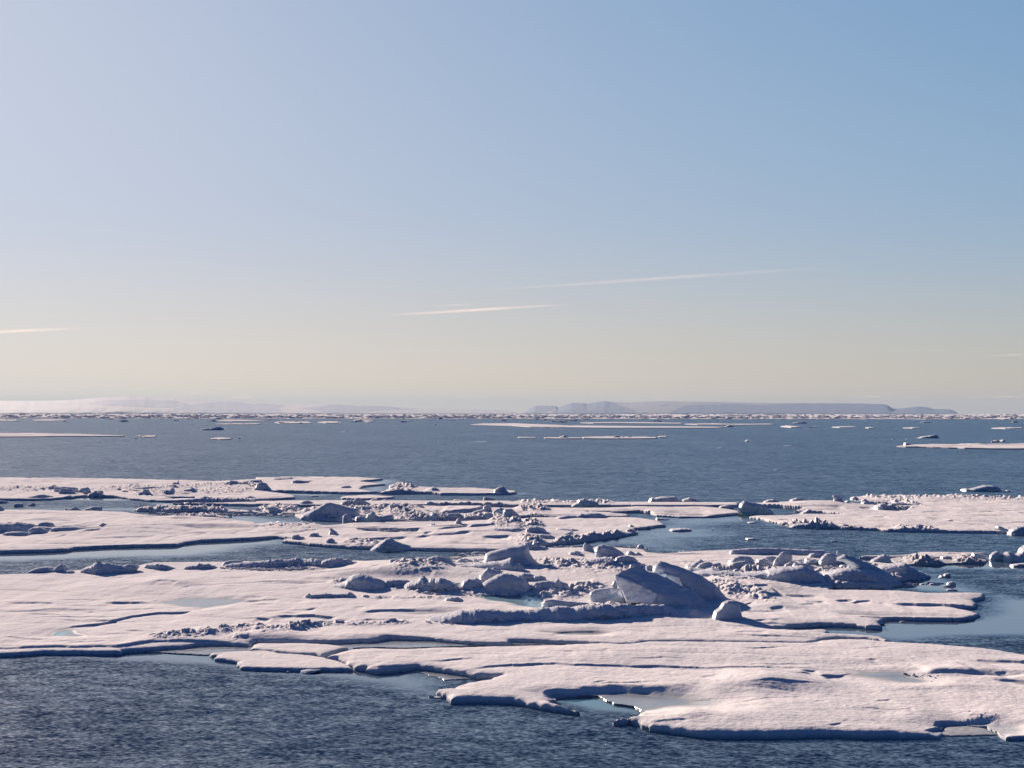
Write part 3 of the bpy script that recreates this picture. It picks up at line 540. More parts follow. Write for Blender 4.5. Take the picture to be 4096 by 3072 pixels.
floe('snowy_floe', 'broad snowfield floe with small dark ledges on the right, beyond the right lead',
 "B2 2045,395 2110,388 B3 60,388 120,388 280,374 640,371 450,350 230,346 300,328 120,310 0,302 B2 1985,290 1990,280 B3 0,286 150,280 500,278 720,290 900,300 1040,308 1200,300 1130,285 1060,275 830,266 700,240 720,228 1000,220 1500,231 2212,238 3300,240 "
 "3300,548 2212,540 2050,525 1600,518 1060,508 1040,512 940,500 640,488 380,482 200,465 0,428 B2 2150,410",
 [('s',"B3 840,264 1070,268",.25,4), ('s',"B3 1570,264 1670,264",.12,5),('m',"B3 1455,265",.2,1.6,5),('s',"B3 1530,312 1660,314 1750,318 1830,320",.14,5),('s',"B3 1300,362 1420,355 1580,355",.12,6),('s',"B3 1340,412 1450,415 1550,422",.22,4),('s',"B3 1545,438 1610,432",.2,3),
  ('s',"B3 700,375 1100,375",.07,6), ('s',"B3 880,400 1020,400",.14,4), ('s',"B3 1730,462 1900,462",.12,3), ('m',"B3 2060,280",.25,2,5),('s',"B3 1890,352 1980,350",.12,4),('s',"B3 2150,370 2300,372",.2,4),
  ('s',"B3 1300,480 1600,482",.07,4), ('r',"B3 760,222 900,232 1000,240",.4,8), ('r',"B3 150,470 400,475 620,480",.55,5), ('r',"B3 1060,500 1300,498 1500,500",.3,3), ('r',"B3 900,235 1500,232 2212,240 2800,240",.25,7),
  ('s',"B3 250,320 450,322 650,325",.3,4),('s',"B3 230,343 300,345",.25,3),('s',"B3 780,328 900,325",.25,4),('s',"B3 330,362 640,372",.12,4),('r',"B3 1050,270 1200,285 1360,300",.5,6),('m',"B3 350,320",.35,5,12),('m',"B3 500,300",.35,5,14),('h',"B3 1130,325 1240,318 1200,340 1100,345"),
  ('s',"B3 1100,385 1300,395",.04,6),('m',"B3 1650,250",.3,4,8),('m',"B3 1900,330",.15,6,9)], f=.32, amp=.07, auto=35)
floe('snowy_floe', 'slender floe lying behind the ice ridge point on the right',
 "B3 785,742 800,735 960,728 1020,734 1200,724 1300,702 1600,702 1900,710 1880,718 1770,722 1760,745 1500,750 1200,746 1050,742 950,745",
 [('s',"B3 1530,715 1690,717",.12,3),('s',"B3 1020,738 1200,740 1480,745",.15,3)], f=.27, amp=.06)
floe('ice_plate', 'low strip of dirty slush plate below the slender floe on the right',
 "B3 1060,758 1500,755 1760,752 1900,770 1890,800 1800,802 1560,805 1480,818 1200,815 1080,808", [('r',"B3 1150,795 1300,800 1540,800",.5,4),('r',"B3 1550,785 1890,785",.4,5)], f=.12, amp=.05, grey=.35, cat='ice plate')
floe('snow_bank', 'long low white ledge and its slushy shore at the inner end of the right lead',
 "B2 1300,715 1440,706 1600,694 1900,683 1960,690 1900,712 1600,722 1400,728", [('s',"B2 1400,712 1850,712",.2,4)], f=.25, amp=.05, cat='ice ledge')

# ------------------------------------------------------------------ ice blocks and ridges
def grid_faces(keep):
    n, m = keep.shape; ii = np.arange(n * m).reshape(n, m)
    kq = keep[:-1, :-1] & keep[:-1, 1:] & keep[1:, 1:] & keep[1:, :-1]
    return np.stack([ii[:-1, :-1], ii[:-1, 1:], ii[1:, 1:], ii[1:, :-1]], -1)[kq]

_bs = [0]
def blob(label, trace, T, rough=.05, base=.26, slope=.35, r=None, mat=None, cat='ice block', name='ice_block', group=None, facet=0.09, lean=0.0, n=2200, jag=0.035):
    """solid lump: its outline as seen from the ship stands upright at its own distance; front and back swell out to real thickness T"""
    _bs[0] += 1; seed = _bs[0] * 13
    P = px(trace); vb = P[:, 1].max(); ub = P[:, 0].mean()
    g0 = ground(np.array([[ub, vb]]), base)[0]
    Yb = g0[1] + T * .5
    W = at_depth(P, Yb); x0 = W[:, 0].mean(); zb = W[:, 2].min()
    Q = np.stack([W[:, 0] - x0, W[:, 2] - zb], -1); H = Q[:, 1].max(); Wd = np.ptp(Q[:, 0])
    # which segments form the foot
    area = 0.5 * np.sum(Q[:, 0] * np.roll(Q[:, 1], -1) - np.roll(Q[:, 0], -1) * Q[:, 1])
    if area < 0: Q = Q[::-1]
    E = np.roll(Q, -1, 0) - Q; Ln = np.hypot(E[:, 0], E[:, 1]) + 1e-9
    nz = -E[:, 0] / Ln; mid = (Q[:, 1] + np.roll(Q[:, 1], -1)) / 2
    skip = (nz < -.55) & (mid < .45 * H)
    Q2 = Q.copy(); low = skip | np.roll(skip, 1)
    follow = Wd > 3.6 * H
    if follow:   # the foot line runs back into depth: follow it on the ground
        gx = np.linspace(Q[:, 0].min(), Q[:, 0].max(), 60); zb_ = np.full(60, 1e9)
        for i in range(len(Q)):
            (ax, az), (bx, bz) = Q[i], Q[(i + 1) % len(Q)]
            if abs(bx - ax) < 1e-9: continue
            t = (gx - ax) / (bx - ax); mm = (t >= 0) & (t <= 1); zb_[mm] = np.minimum(zb_[mm], az + t[mm] * (bz - az))
        zb_ = np.where(zb_ > 1e8, 0, zb_); zb_ = np.convolve(np.pad(zb_, 4, 'edge'), np.ones(9) / 9, 'valid')
        hc = CAM_H - base; yb_ = Yb * (hc / np.maximum(hc - zb_, hc * .8)) - Yb
        gs = (gx[1] - gx[0]) * .9
        for i in list(range(1, 60)): yb_[i] = min(yb_[i], yb_[i - 1] + gs)
        for i in range(58, -1, -1): yb_[i] = min(yb_[i], yb_[i + 1] + gs)
        zb_ = hc * (1 - Yb / (Yb + yb_))
        Q2[low, 1] -= .15 + .05 * H
    else:
        Q2[low & (Q2[:, 1] < .45 * H), 1] = -.15 - .05 * H
    A = max(abs(area), 1e-3); cell = math.sqrt(A / n); cell = min(cell, H / 9)
    nx = int(np.clip(Wd / cell, 12, 420)); nz_ = int(np.clip((H + .3) / cell, 12, 110))
    xs = np.linspace(Q2[:, 0].min() - cell, Q2[:, 0].max() + cell, nx); zs = np.linspace(Q2[:, 1].min() - cell, H + cell, nz_)
    X, Z = np.meshgrid(xs, zs)
    if jag: Xj = X + 0; Zj = Z + jag * .8 * H * fbm(X / H * 1.1, Z * 0, 5, seed + 5, .55) * np.clip(Z / H, 0, 1)
    else: Xj, Zj = X, Z
    dall, qx, qz = poly_sdf(Xj, Zj, Q2)
    dt, _, _ = poly_sdf(Xj, Zj, Q2, skip if skip.any() else None)
    dt = np.abs(dt)
    cs = max(xs[1] - xs[0], zs[1] - zs[0])
    keep = dall > -.75 * cs
    snap = dall <= 0
    PX = np.where(snap, X + (qx - Xj), X); PZ = np.where(snap, Z + (qz - Zj), Z)
    # foot vertices keep their thickness
    if snap.any():
        d2, _, _ = poly_sdf(qx[snap], qz[snap] + 1e-6, Q2, skip if skip.any() else None); dt[snap] = np.abs(d2)
        dt[snap & (dt < .02 * H)] = 0
    rr = r if r else .34 * min(H, Wd)
    q = np.clip(dt / rr, 0, 1); prof = np.sqrt(1 - (1 - q) ** 2)
    def side(sgn, sd):
        t = T * .5 * prof
        s = (slope * .45 if sgn < 0 else slope * .8) * np.clip(H - PZ, 0, None) * np.clip(dt / (.35 * rr), 0, 1)
        nn = fbm(PX / H * 1.3 + sd, PZ / H * 2.2, 4, seed + sd) * rough * 1.9 * min(H, 1.6) * np.clip(dt / (.4 * rr), 0, 1)
        y = t + s + nn
        if facet:
            f1, idv, tilt = worley(PX / H * 2.6 + sd, PZ / H * 2.8, seed + sd + 3)
            y = y + facet * H * (tilt * .9 + (idv - .5) * .5) * np.clip(dt / (.35 * rr), 0, 1)
        y = np.maximum(y, .02 * np.clip(dt * 20, 0, 1))
        return sgn * y + lean * PZ
    yf, yb = side(-1, 1), side(1, 7)
    Fq = grid_faces(keep)
    nV = X.size
    Vf = np.stack([PX.ravel(), yf.ravel(), PZ.ravel()], -1); Vb = np.stack([PX.ravel(), yb.ravel(), PZ.ravel()], -1)
    rim = (dt.ravel() < 1e-5)
    if follow:
        for A_ in (Vf, Vb): A_[:, 1] += np.interp(A_[:, 0], gx, yb_); A_[:, 2] -= np.interp(A_[:, 0], gx, zb_)
    back = np.arange(nV) + nV; back[rim] = np.arange(nV)[rim]
    V = np.concatenate([Vf, Vb]); FF = np.concatenate([Fq, back[Fq][:, ::-1]])
    used = np.zeros(len(V), bool); used[FF.ravel()] = True; rm = np.cumsum(used) - 1
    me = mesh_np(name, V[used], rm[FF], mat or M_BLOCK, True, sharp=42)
    return tag(link(name, me, loc=(x0, Yb, zb)), label, cat, group)

def hull(label, pts, base=.26, smooth=.25, rough=.04, mat=None, name='ice_block', cat='ice block', group=None, cuts=5, face=None):
    """angular block from corner points read as (trace, metres nearer(-)/farther(+) than its foot)"""
    P = px(' '.join(a for a, _ in pts)); dep = [d for _, d in pts]
    vb = P[:, 1].max(); Y0 = ground(np.array([[P[:, 0].mean(), vb]]), base)[0][1] + 1.0
    W = np.array([at_depth(p[None], Y0 + d)[0] for p, d in zip(P, dep)])
    c = np.array([W[:, 0].mean(), Y0, W[:, 2].min()]); W = W - c; W[W[:, 2] < .25, 2] -= .2
    bm = bmesh.new()
    for w in W: bm.verts.new(w)
    r = bmesh.ops.convex_hull(bm, input=bm.verts[:])
    bmesh.ops.delete(bm, geom=[g for g in r['geom_interior'] + r['geom_unused'] if isinstance(g, bmesh.types.BMVert)], context='VERTS')
    for _ in range(cuts):
        bmesh.ops.subdivide_edges(bm, edges=[e for e in bm.edges if e.calc_length() > .09], cuts=1, use_grid_fill=False)
        bmesh.ops.triangulate(bm, faces=[f for f in bm.faces if len(f.verts) > 3])
    for _ in range(int(smooth * 20)): bmesh.ops.smooth_vert(bm, verts=bm.verts[:], factor=.5, use_axis_x=True, use_axis_y=True, use_axis_z=True)
    bm.normal_update()
    co = np.array([v.co[:] for v in bm.verts]); nn = fbm(co[:, 0] * 1.1 + 3, co[:, 2] * 1.3 + co[:, 1], 4, len(pts))
    for v, k in zip(bm.verts, nn): v.co += v.normal * float(k) * rough
    bm.verts.index_update()
    for f in bm.faces: f.smooth = True
    bm.normal_update()
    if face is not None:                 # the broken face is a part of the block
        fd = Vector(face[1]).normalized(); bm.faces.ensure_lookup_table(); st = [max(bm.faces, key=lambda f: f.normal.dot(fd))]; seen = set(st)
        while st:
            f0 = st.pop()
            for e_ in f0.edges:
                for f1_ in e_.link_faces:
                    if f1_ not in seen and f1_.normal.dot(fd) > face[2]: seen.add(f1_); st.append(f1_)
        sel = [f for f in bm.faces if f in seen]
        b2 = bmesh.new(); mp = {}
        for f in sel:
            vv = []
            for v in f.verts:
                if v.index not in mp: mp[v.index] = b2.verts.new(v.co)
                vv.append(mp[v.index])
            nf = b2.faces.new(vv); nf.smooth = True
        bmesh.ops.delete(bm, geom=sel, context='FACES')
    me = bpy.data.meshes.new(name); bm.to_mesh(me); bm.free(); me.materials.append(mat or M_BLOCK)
    o = tag(link(name, me, loc=tuple(c)), label, cat, group)
    if face is not None:
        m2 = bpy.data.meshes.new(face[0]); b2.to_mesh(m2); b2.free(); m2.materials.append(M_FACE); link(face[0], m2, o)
    return o

# --- the big tilted slab and its neighbours
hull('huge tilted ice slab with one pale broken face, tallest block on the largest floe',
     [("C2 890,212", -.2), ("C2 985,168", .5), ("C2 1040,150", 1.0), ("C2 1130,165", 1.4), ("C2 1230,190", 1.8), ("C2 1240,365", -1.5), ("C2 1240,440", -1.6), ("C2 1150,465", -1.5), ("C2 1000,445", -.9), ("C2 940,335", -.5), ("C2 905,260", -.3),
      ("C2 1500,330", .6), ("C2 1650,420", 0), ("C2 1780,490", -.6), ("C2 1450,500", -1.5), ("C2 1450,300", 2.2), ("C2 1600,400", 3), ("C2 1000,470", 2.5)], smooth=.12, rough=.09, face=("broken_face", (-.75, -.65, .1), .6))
blob('second long tilted slab leaning behind the huge slab, rounded white top end', "C2 1213,182 1218,140 1245,108 1285,97 1345,108 1480,158 1640,228 1760,300 1900,395 1800,430 1450,430 1330,380 1260,280 1225,240", 2.4, rough=.05, r=.9)
blob('pale rounded block at the left foot of the huge slab', "C2 665,385 680,355 715,338 760,330 850,325 920,342 945,368 930,400 880,425 830,445 745,455 690,450", 1.2, rough=.03, slope=.1)
blob('small turquoise lump wedged below the pale face of the huge slab', "C2 735,462 790,430 880,402 975,392 992,440 965,470 850,472", .8, rough=.05, mat=M_BLUE)
blob('smooth snow cone standing alone at the right end of the long dark bank', "C2 1715,560 1750,530 1790,500 1820,452 1860,432 1920,436 1962,462 1975,520 1990,580 2012,602 1900,610 1780,595", 1.1, rough=.02, slope=.5, facet=0, jag=0, r=.2)
blob('cluster of thin white ice shards at the foot of the huge slab', "C2 955,470 985,440 1003,424 1022,442 1050,440 1075,468 1100,462 1140,450 1150,428 1170,452 1195,470 1100,480", .6, rough=.1)
blob('long dark rubbly snow bank in front of the huge slab', "C1 1420,600 1500,580 1600,572 1680,545 1780,520 1900,508 2040,512 2150,522 2212,520 C2 100,520 200,518 290,500 400,480 520,492 640,478 760,465 900,470 1050,466 1200,470 1300,465 1400,482 1500,505 1620,515 1700,530 1760,560 1600,582 1400,580 1250,575 1150,590 1000,605 800,608 600,612 300,612 150,600 0,618 C1 1950,630 1700,622 1550,618", 1.8, rough=.12, slope=.9, r=.5, cat='snow ridge', name='snow_ridge', jag=.12, n=9000)
blob('half buried ice beam with a pale left end, by the melt pool', "C2 255,485 258,455 285,430 340,425 450,440 650,455 740,465 700,485 400,492 280,492", .7, rough=.03, mat=M_BLUE)
blob('small leaning block between the huge slab and the rubble to its left', "C2 860,300 880,265 900,262 915,300 905,325 870,325", .5, base=.4)
# --- left group of the middle ridge
blob('large wedge of ice with a steep right side, tallest left of the huge slab', "B1 1945,755 1985,725 2020,705 2090,685 2165,660 B2 0,658 60,650 128,638 145,670 155,720 185,765 240,812 280,835 150,835 0,815 B1 2150,790 2000,775", 2.4, rough=.04, facet=.03)
blob('square topped dark block rising behind the rounded hummocks left of centre', "C1 1915,250 1932,215 1965,180 2000,152 2110,186 2132,208 2150,260 2100,290 1980,290", 1.6, rough=.04, facet=.05)
blob('big rounded hummock with a light shoulder in the group left of the melt pool', "C1 1955,290 1990,262 2040,235 2080,212 2130,198 2200,205 C2 30,222 110,245 145,285 165,330 170,370 60,372 C1 2150,378 1990,365", 2.2, rough=.05, facet=.05)
blob('broad dark hummock at the left end of the group left of the melt pool', "C1 1770,300 1795,262 1830,245 1900,240 1950,262 2000,300 2010,355 1950,362 1850,350 1780,325", 1.8, rough=.05)
blob('long dark block topped by a small peak, right end of the melt pool group', "C2 150,310 200,275 300,265 362,262 385,245 402,236 415,268 480,290 500,325 540,345 420,355 300,362 170,372", 1.4, rough=.06)
blob('low light dome at the front of the group left of the melt pool', "C2 35,355 55,318 85,296 120,290 155,300 178,328 160,365 80,372", .9, base=.26, rough=.03)
blob('small hummock just behind the block with the small peak', "C2 170,255 190,225 240,218 290,235 312,262 240,275", 1.0, rough=.05)
blob('dark mound rising behind the hummock group left of the melt pool', "C2 0,240 30,215 100,195 160,205 200,225 230,262 120,270 10,265", 1.6, rough=.08)
blob('long whale shaped snow hump left of the ridge centre', "C1 525,318 600,302 700,285 760,262 790,235 830,212 880,203 930,212 1000,232 1060,250 1120,280 1140,325 1060,345 900,340 750,330 650,322", 2.4, rough=.05, slope=.6)
blob('low flat block touching the right end of the whale shaped hump', "C1 1100,285 1130,258 1190,253 1300,256 1335,270 1300,300 1250,318 1130,328", 1.2, rough=.06)
blob('heap of lumpy rubble between the whale shaped hump and the hummock group', "C1 1180,325 1250,300 1330,272 1380,260 1410,238 1440,232 1470,245 1510,236 1545,248 1590,235 1625,255 1700,275 1745,285 1755,325 1700,360 1600,372 1500,362 1380,350 1250,335", 2.0, rough=.16, facet=.14, slope=.6, cat='ice rubble', name='ice_rubble', jag=.15, n=5000)
blob('bowl shaped white block balanced at the back left of the ridge', "C1 1153,100 1157,80 1180,77 1250,82 1335,92 1352,108 1330,132 1290,146 1220,152 1185,142 1170,122", 1.2, base=.3, rough=.03, slope=0)
blob('dark rounded block behind and right of the bowl shaped block', "C1 1465,92 1490,66 1530,54 1580,52 1640,65 1690,88 1720,105 1680,130 1580,132 1500,112", 1.5, rough=.06)
blob('small dark mound at the far edge of the floe near the big wedge', "C1 1695,108 1740,85 1770,72 1800,85 1840,104 1770,112", 1.2, rough=.05)
blob('low rubble lump between the bowl shaped block and the dark rounded block', "C1 1335,95 1360,72 1400,62 1470,68 1480,92 1440,106 1360,108", 1.0, rough=.1, facet=.1)
blob('flat rubble lump in front of the dark rounded block', "C1 1380,135 1400,108 1440,98 1500,105 1560,118 1590,138 1560,155 1450,150", 1.0, rough=.1, facet=.1)
blob('snow ramp rising to a sharp crest in front of the big wedge', "C1 1660,155 1720,132 1850,115 2000,102 2110,92 2170,75 2198,64 2212,72 C2 10,100 60,140 130,180 40,190 C1 2150,170 2050,150 1900,152", 2.0, rough=.06, slope=.9, facet=.04)
blob('scrap of rubble in front of the snow ramp', "C1 1830,195 1900,185 1990,190 2050,150 2100,160 2130,185 2000,205", 1.0, rough=.12, facet=.1)
blob('faceted lump near the right foot of the big wedge', "C2 0,170 20,130 60,115 90,135 110,165 130,188 60,190", 1.0, rough=.08, facet=.08)
blob('low dark rubble wall along the leeward edge left of the ridge', "C0 1915,150 1930,125 2000,118 2100,100 2212,98 C1 60,88 130,80 280,76 320,64 380,78 430,78 465,62 520,80 560,95 600,78 650,65 700,68 790,88 850,102 930,128 860,140 750,152 600,160 560,150 480,140 300,135 200,145 100,150 0,148", 1.6, rough=.14, slope=.7, cat='snow ridge', name='snow_ridge', jag=.18, n=8000, facet=.08)
blob('narrow snow crest in the left part of the largest floe, ending in a spike', "C1 385,402 420,388 452,372 470,385 540,380 610,375 680,380 780,378 800,360 825,372 880,396 800,408 600,410 480,412", .7, rough=.10, cat='snow ridge', name='snow_ridge', facet=.05)
blob('small flat hump right of the spiked snow crest', "C1 900,398 925,385 960,388 1010,402 950,408", .4, rough=.05)
blob('dark snow hump behind the front flats, near the melt pool', "C1 1610,428 1640,412 1690,402 1740,406 1780,425 1815,440 1740,445 1660,440", 1.0, rough=.05)
blob('left one of two tiny domes beside the frozen pool under the leeward wall', "C1 518,203 535,188 558,180 580,185 598,200 560,206", .6, rough=.02)
blob('right one of two tiny domes beside the frozen pool under the leeward wall', "C1 565,210 590,195 625,188 665,195 715,214 640,218", .7, rough=.02)
blob('smooth low dome at the left shore, leftmost hump beside the snow cone', "C0 205,205 250,180 300,155 350,145 400,147 440,158 478,185 380,190 300,200", 1.6, rough=.03)
blob('rounded snow cone between the low dome and the dark ridge on the left', "C0 450,185 480,152 505,128 530,122 555,135 585,168 610,185 540,192", 1.0, rough=.02)
blob('dark jagged snow ridge along the near side of the left lead', "C0 590,180 660,160 710,140 750,130 790,112 835,106 860,116 905,112 950,125 1010,132 1050,122 1100,128 1135,140 1100,165 980,175 900,195 860,218 800,200 700,185", 1.8, rough=.10, slope=.8, cat='snow ridge', name='snow_ridge', jag=.12, n=5000)
blob('tiny lump in front of the rounded snow cone', "C0 520,195 560,178 620,180 655,190 600,205", .7, rough=.06)
blob('low dark ridge in front of the flat white strip on the left', "C0 1190,140 1235,125 1300,122 1360,118 1430,130 1530,148 1510,160 1400,165 1300,158", 1.0, rough=.09, cat='snow ridge', name='snow_ridge', jag=.12)
blob('crumbled ridge piece right of the low dark ridge on the left', "C0 1555,150 1600,138 1700,130 1720,118 1790,120 1840,135 1900,148 1880,158 1750,162 1620,162", 1.0, rough=.12, cat='snow ridge', name='snow_ridge', facet=.08, jag=.15)
blob('smooth dark dome at the left end of the leeward rubble wall', "C0 1900,130 1930,105 1970,90 2020,86 2070,94 2095,108 2020,125 1950,136", 1.2, rough=.03)
# --- back blocks right of the big wedge
blob('thin upright fin of ice at the far shore of the ridge', "B2 614,672 616,645 632,626 660,638 700,665 715,690 700,708 650,706 622,696", .7, rough=.02, slope=.05)
blob('domed slab with a light left edge beside the thin fin', "B2 712,735 712,700 722,668 745,652 780,643 850,655 905,680 960,715 1010,742 1000,755 850,758 740,756", 1.8, rough=.03, slope=.25)
blob('low icy shelf of blocks in front of the domed slab', "B2 560,790 640,770 720,758 800,752 870,748 880,790 1000,800 1100,795 1150,822 1150,852 1000,856 800,848 700,830 600,822", 2.0, rough=.12, facet=.12, slope=.5, jag=.1, n=4000, cat='ice rubble', name='ice_rubble')
blob('glazed rounded block at the right end of the icy shelf', "B2 870,788 895,758 930,742 985,737 1050,752 1085,780 1100,800 1000,815 900,812", 1.2, base=.5, rough=.03)
blob('low rubble hump left of the icy shelf', "B2 275,800 300,778 340,775 380,790 430,765 470,768 500,785 560,790 590,825 450,835 340,828", 1.5, rough=.12, facet=.1, cat='ice rubble', name='ice_rubble', jag=.12)
blob('dark flat cone behind the left end of the icy shelf', "B2 460,732 500,705 540,696 590,705 620,722 560,738", 1.3, rough=.04)
blob('pair of small dark peaks right of the domed slab', "B2 975,735 1000,702 1020,696 1060,715 1085,705 1120,725 1135,732 1085,740", 1.2, rough=.05)
blob('little light knob sticking up at the edge of the bay', "B2 1075,662 1090,648 1110,640 1140,655 1142,664 1100,668", .5, base=.1, rough=.04)
blob('round dark boulder right of the icy shelf', "B2 1150,850 1155,830 1185,820 1215,830 1220,855 1200,870 1165,868", .8, rough=.06)
blob('low dark blocks at the water corner left of the domed slab', "B2 90,650 110,625 150,620 175,640 190,612 210,630 240,655 290,660 350,670 300,685 180,688 110,675", 1.3, rough=.1, facet=.12)
blob('rubble pile on the shore point beside the bay', "B2 365,618 375,590 410,580 450,570 490,580 540,595 560,612 480,622 400,626", 1.4, base=.1, rough=.1, facet=.1)
blob('white pointed shard lying on the floe point beside the bay', "B2 410,570 450,550 490,535 520,520 530,548 545,570 480,578", .9, rough=.03)
blob('flat dark slab resting on the floe point beside the bay', "B2 375,520 390,502 440,502 520,508 570,515 590,530 520,538 420,532", 1.8, rough=.03)
blob('smooth pale boulder on the long floe, left of the flat dark slab', "B2 112,540 120,510 150,492 205,488 270,500 298,525 290,545 200,558 140,552", 1.4, rough=.03)
blob('snow covered hump left of the smooth pale boulder', "B1 1880,545 1950,515 2060,500 2212,498 B2 60,498 110,505 125,545 30,555 B1 2100,552", 2.5, rough=.03)
blob('low dark hump right of the smooth pale boulder', "B2 210,560 250,552 330,560 375,578 370,595 280,590", 1.2, rough=.05)
blob('small rocky looking hump at the top of the long floe point', "B2 45,490 60,465 100,455 150,468 195,488 150,498", 1.2, rough=.08)
blob('tiny grey hump beside the rocky looking one', "B2 205,480 230,462 270,462 300,485 260,495", 1.0, rough=.07)
blob('glassy cube shaped block at the outer point of the bay shore', "B2 970,550 985,520 1010,508 1045,510 1070,535 1090,520 1085,545 1040,555", .9, base=.05, rough=.07, facet=.08, mat=M_BLUE)
blob('row of light rubble along the outer point of the bay shore', "B2 1000,495 1020,470 1050,478 1060,495 1150,490 1200,478 1210,492 1100,503", .8, rough=.1, base=.2)
blob('broad dark swell on the snow plain behind the bay floe', "B2 340,420 400,400 480,390 560,392 600,375 690,368 760,372 830,395 860,402 760,418 600,415 450,425", 2.4, rough=.05, slope=.6, cat='snow ridge', name='snow_ridge')
# --- right hand ridge
blob('pale faceted block leaning at the left end of the right hand ridge', "C2 1485,160 1510,135 1540,128 1580,105 1625,76 1660,98 1640,130 1600,155 1530,168", 1.2, rough=.04, facet=.06)
blob('thin glazed sheet lying across the left end of the right hand ridge', "C2 1565,150 1620,118 1660,104 1700,100 1735,116 1700,140 1640,158", .8, base=.6, rough=.02, mat=M_BLUE)
blob('tilted slab with a sharp right corner in the right hand ridge', "C2 1600,168 1660,140 1720,120 1795,104 1812,130 1832,182 1760,192 1660,188", 1.0, base=.35, rough=.03, facet=.04)
blob('broad dark snow hump in front of the tilted slab with the sharp corner', "C2 1480,185 1520,158 1560,146 1620,155 1680,165 1730,152 1790,165 1850,188 1868,235 1800,245 1680,235 1580,210", 1.8, rough=.04, slope=.6)
blob('large smooth snow cap behind the turquoise faced block', "C2 1850,118 1880,88 1910,62 1950,50 2010,48 2060,58 2092,88 2098,125 1980,130", 1.6, rough=.03, base=.3)
blob('block with a bright turquoise face and rounded top in the right hand ridge', "C2 1835,135 1880,115 1950,100 2010,92 2045,102 2060,140 2062,195 1960,205 1890,190", 1.2, rough=.02, mat=M_BLUE, slope=.15)
blob('small upright wedge right of the turquoise faced block', "C2 2058,160 2075,130 2120,118 2130,150 2122,198 2065,200", .8, rough=.02, slope=.1)
blob('rounded hump at the back of the right hand ridge, right of the large snow cap', "C2 2095,110 2120,80 2160,70 2212,78 C3 30,105 20,130 C2 2200,132 2130,128", 1.3, rough=.03)
blob('little triangular slab in the saddle of the right hand ridge', "C2 2145,205 2180,178 2212,162 C3 25,160 35,200 C2 2200,212", 1.0, rough=.02)
blob('tall lens shaped plate standing on edge in the right hand ridge', "C3 30,125 55,90 80,58 105,28 125,15 160,14 205,36 212,62 195,92 165,122 110,135 60,134", .8, base=.35, rough=.015, slope=.05)
blob('massive dark block at the front centre of the right hand ridge', "C2 2150,260 C3 0,170 60,158 120,145 180,150 240,140 300,135 390,160 420,195 480,230 560,290 400,300 150,302 0,290 C2 2180,285", 2.6, rough=.05, slope=.45)
blob('cube like block with a sharp upper corner on the massive dark block', "C3 205,155 212,130 228,110 300,113 396,140 405,200 330,215 230,212", 1.2, base=.62, rough=.03, facet=.08, slope=.1)
blob('glowing turquoise hollow piece under the cube like block', "C3 208,242 225,212 250,198 290,200 312,225 300,246 250,252", .5, base=.0, rough=.03, mat=M_BLUE)
blob('light pinkish ice shoulder behind the cube like block', "C3 420,118 445,90 470,55 500,30 540,26 600,45 590,75 540,110 480,130", 1.2, rough=.04, base=.35)
blob('thin spire of ice at the far shore of the right hand ridge', "C3 596,52 592,25 595,8 603,10 612,35 625,55 610,62", .25, rough=.01, base=.6)
blob('long dark slab slanting down to the right in the right hand ridge', "C3 590,75 625,50 655,38 720,50 790,82 880,120 960,155 1060,205 1150,250 1000,215 850,170 700,130", 1.8, rough=.04, slope=.4, base=.35)
blob('turquoise glassy dome at the shore behind the right hand ridge', "C3 850,105 900,80 945,60 965,45 1000,38 1035,55 1060,85 1072,110 1030,122 920,118", 1.2, rough=.05, base=.05, mat=M_BLUE, facet=.05)
blob('dark lumpy mound at the outer end of the right hand ridge', "C3 940,160 980,138 1030,128 1090,118 1140,110 1200,112 1240,140 1290,158 1340,182 1400,198 1402,212 1280,222 1150,235 1060,205", 2.2, rough=.08, slope=.7)
blob('smooth low slab set into the front of the outer dark mound', "C3 1070,208 1100,190 1160,184 1220,190 1252,210 1200,232 1130,235", 1.2, rough=.02)
blob('small pale curl of ice on the front slope of the right hand ridge', "C3 525,215 545,190 580,172 620,164 660,170 650,190 600,205 560,222", .7, rough=.03)
blob('rounded snow pillow low on the front slope of the right hand ridge', "C3 605,222 640,200 680,190 780,208 880,232 905,245 860,272 750,270 660,250", 1.6, rough=.03, slope=.6)
blob('upper snow pillow on the front slope of the right hand ridge', "C3 645,178 690,158 760,150 850,162 930,205 970,235 900,225 780,205", 1.6, rough=.03, slope=.5)
blob('long pillow of snow running out to the water below the right hand ridge', "C3 690,272 800,262 880,255 960,248 1040,270 1120,288 1160,300 1050,308 850,300", 1.8, rough=.04, slope=.6, base=.12)
blob('small snow step at the left foot of the pillows on the right hand ridge', "C3 575,250 600,235 650,235 690,255 700,275 620,278", .9, rough=.03)
blob('very long straight slab lying at the back of the right hand ridge', "B2 1885,725 1900,700 1915,685 2060,675 2212,672 B3 200,680 350,690 498,692 503,735 350,738 200,730 0,728 B2 2100,730", 1.4, rough=.02, slope=.1, r=.3)
blob('low dark lump in front of the right end of the very long slab', "C3 325,62 365,32 400,27 455,42 465,58 400,66", 1.0, rough=.05)
blob('small leaning plate at the front of the tall lens shaped plate', "C3 115,150 150,120 185,105 222,104 218,150", .6, rough=.02, base=.35)
blob('row of small dark lumps left of the tall lens shaped plate', "C3 -60,75 -20,55 30,50 75,62 60,90 0,100", 1.0, rough=.08)
blob('pointed sunlit block alone on the slope right of the huge slab', "C2 1780,262 1830,250 1890,240 1925,255 1940,275 1870,282", .9, rough=.04)
blob('small dark ridge of crumbs right of the second slab', "C2 1900,300 1960,290 2030,305 2090,345 2040,350 1960,335", 1.0, rough=.1)
blob('tiny pointed hump at the right foot of the slope', "C2 2120,335 2145,315 2170,325 2212,352 2150,345", .7, rough=.04)
